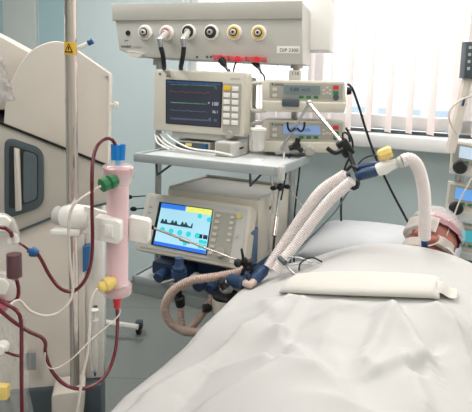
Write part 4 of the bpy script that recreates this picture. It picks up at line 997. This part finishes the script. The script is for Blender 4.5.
gl = Thing('grey_sticker', 'pale grey rectangular sticker on the lower cream body', 'sticker', (30, 360, 1.47), -12)
gl.poly('sheet', mat('sticker_grey', '#93979d', .5), [(24.5, 353), (36, 353), (36, 370), (24.5, 370)], .0, .002); gl.poly('stripe', pgrey, [(29, 353), (31, 353), (31, 370), (29, 370)], -.001, .0)
# plastic wrapped bag at top left
bg = Thing('fluid_bag', 'crinkled clear fluid bag hanging at the top left edge', 'bag', (4, 85, 1.3), -12)
cb = bg
bb_ = crumple([(-22, 48), (3, 58), (15, 100), (-22, 108)], 1.30, 21, .016)
bg.part('bag', bb_, mat('bag_film', '#dedcdc', .12, alpha=.55, coat=1), ang=180)

# white caster leg behind
cg = Thing('trolley', 'white trolley leg with black caster on the floor behind the dialyzer', 'trolley', atz(139, 334, 0), 0, px=False)
cz = cg.L
e0 = cg.I @ atz(138, 327, .10); 
cg.part('foot_bar', tube([e0, e0+V((-.30, .05, .01)), e0+V((-.75, .12, .02))], .018, n=8), white)
cg.part('caster_wheel', lathe((-.015, 0, .035), (.015, 0, .035), [(0, .030), (.2, .035), (.8, .035), (1, .030)]), blackr)
cg.part('caster_fork', B(-.022, .022, -.02, .03, .035, .085, .004), dgrey); cg.part('brake_tab', B(-.03, .03, -.05, -.02, .06, .072, .004), black)
cg.part('post', cyl(e0+V((-.70, .11, .02)), e0+V((-.70, .11, .7)), .018), lgrey)

# ================================================================ LIGHT
wd = bpy.data.worlds.new('world'); bpy.context.scene.world = wd; wd.use_nodes = True; nt = wd.node_tree; bgn = nt.nodes['Background']
bgn.inputs[0].default_value = (.97, .985, 1, 1); bgn.inputs[1].default_value = 2.15
def area(name, loc, sx, sy, pw, rot=(0, 0, 0), col=(1, 1, 1)):
    l = bpy.data.lights.new(name, 'AREA'); l.shape = 'RECTANGLE'; l.size = sx; l.size_y = sy; l.energy = pw; l.color = col
    o = bpy.data.objects.new(name, l); COL.objects.link(o); o.location = loc; o.rotation_euler = rot; return o
for i, (x, y, pw) in enumerate(((-1.3, 2.3, 30), (.3, 2.4, 24), (-1.1, .2, 20), (1.6, -.6, 9), (0, -1.9, 16), (2.0, -2.2, 16), (2.3, 1.3, 22))):
    area('ceiling_fill', (x, y, 2.97), .6, 1.2, pw, (0, 0, R(-26.6)), (1, .97, .94))  # unseen fill lights added under the ceiling to brighten wall and room
sn = bpy.data.lights.new('sun', 'SUN'); sn.energy = .9; sn.angle = R(12); sn.color = (1, .95, .88)
so = bpy.data.objects.new('sun', sn); COL.objects.link(so); so.rotation_euler = V((-.75, -1.0, -.62)).to_track_quat('-Z', 'Y').to_euler()
vs = bpy.context.scene.view_settings; vs.view_transform = 'Standard'; vs.look = 'None'; vs.gamma = 1; vs.exposure = .2; vs.use_curve_mapping = False
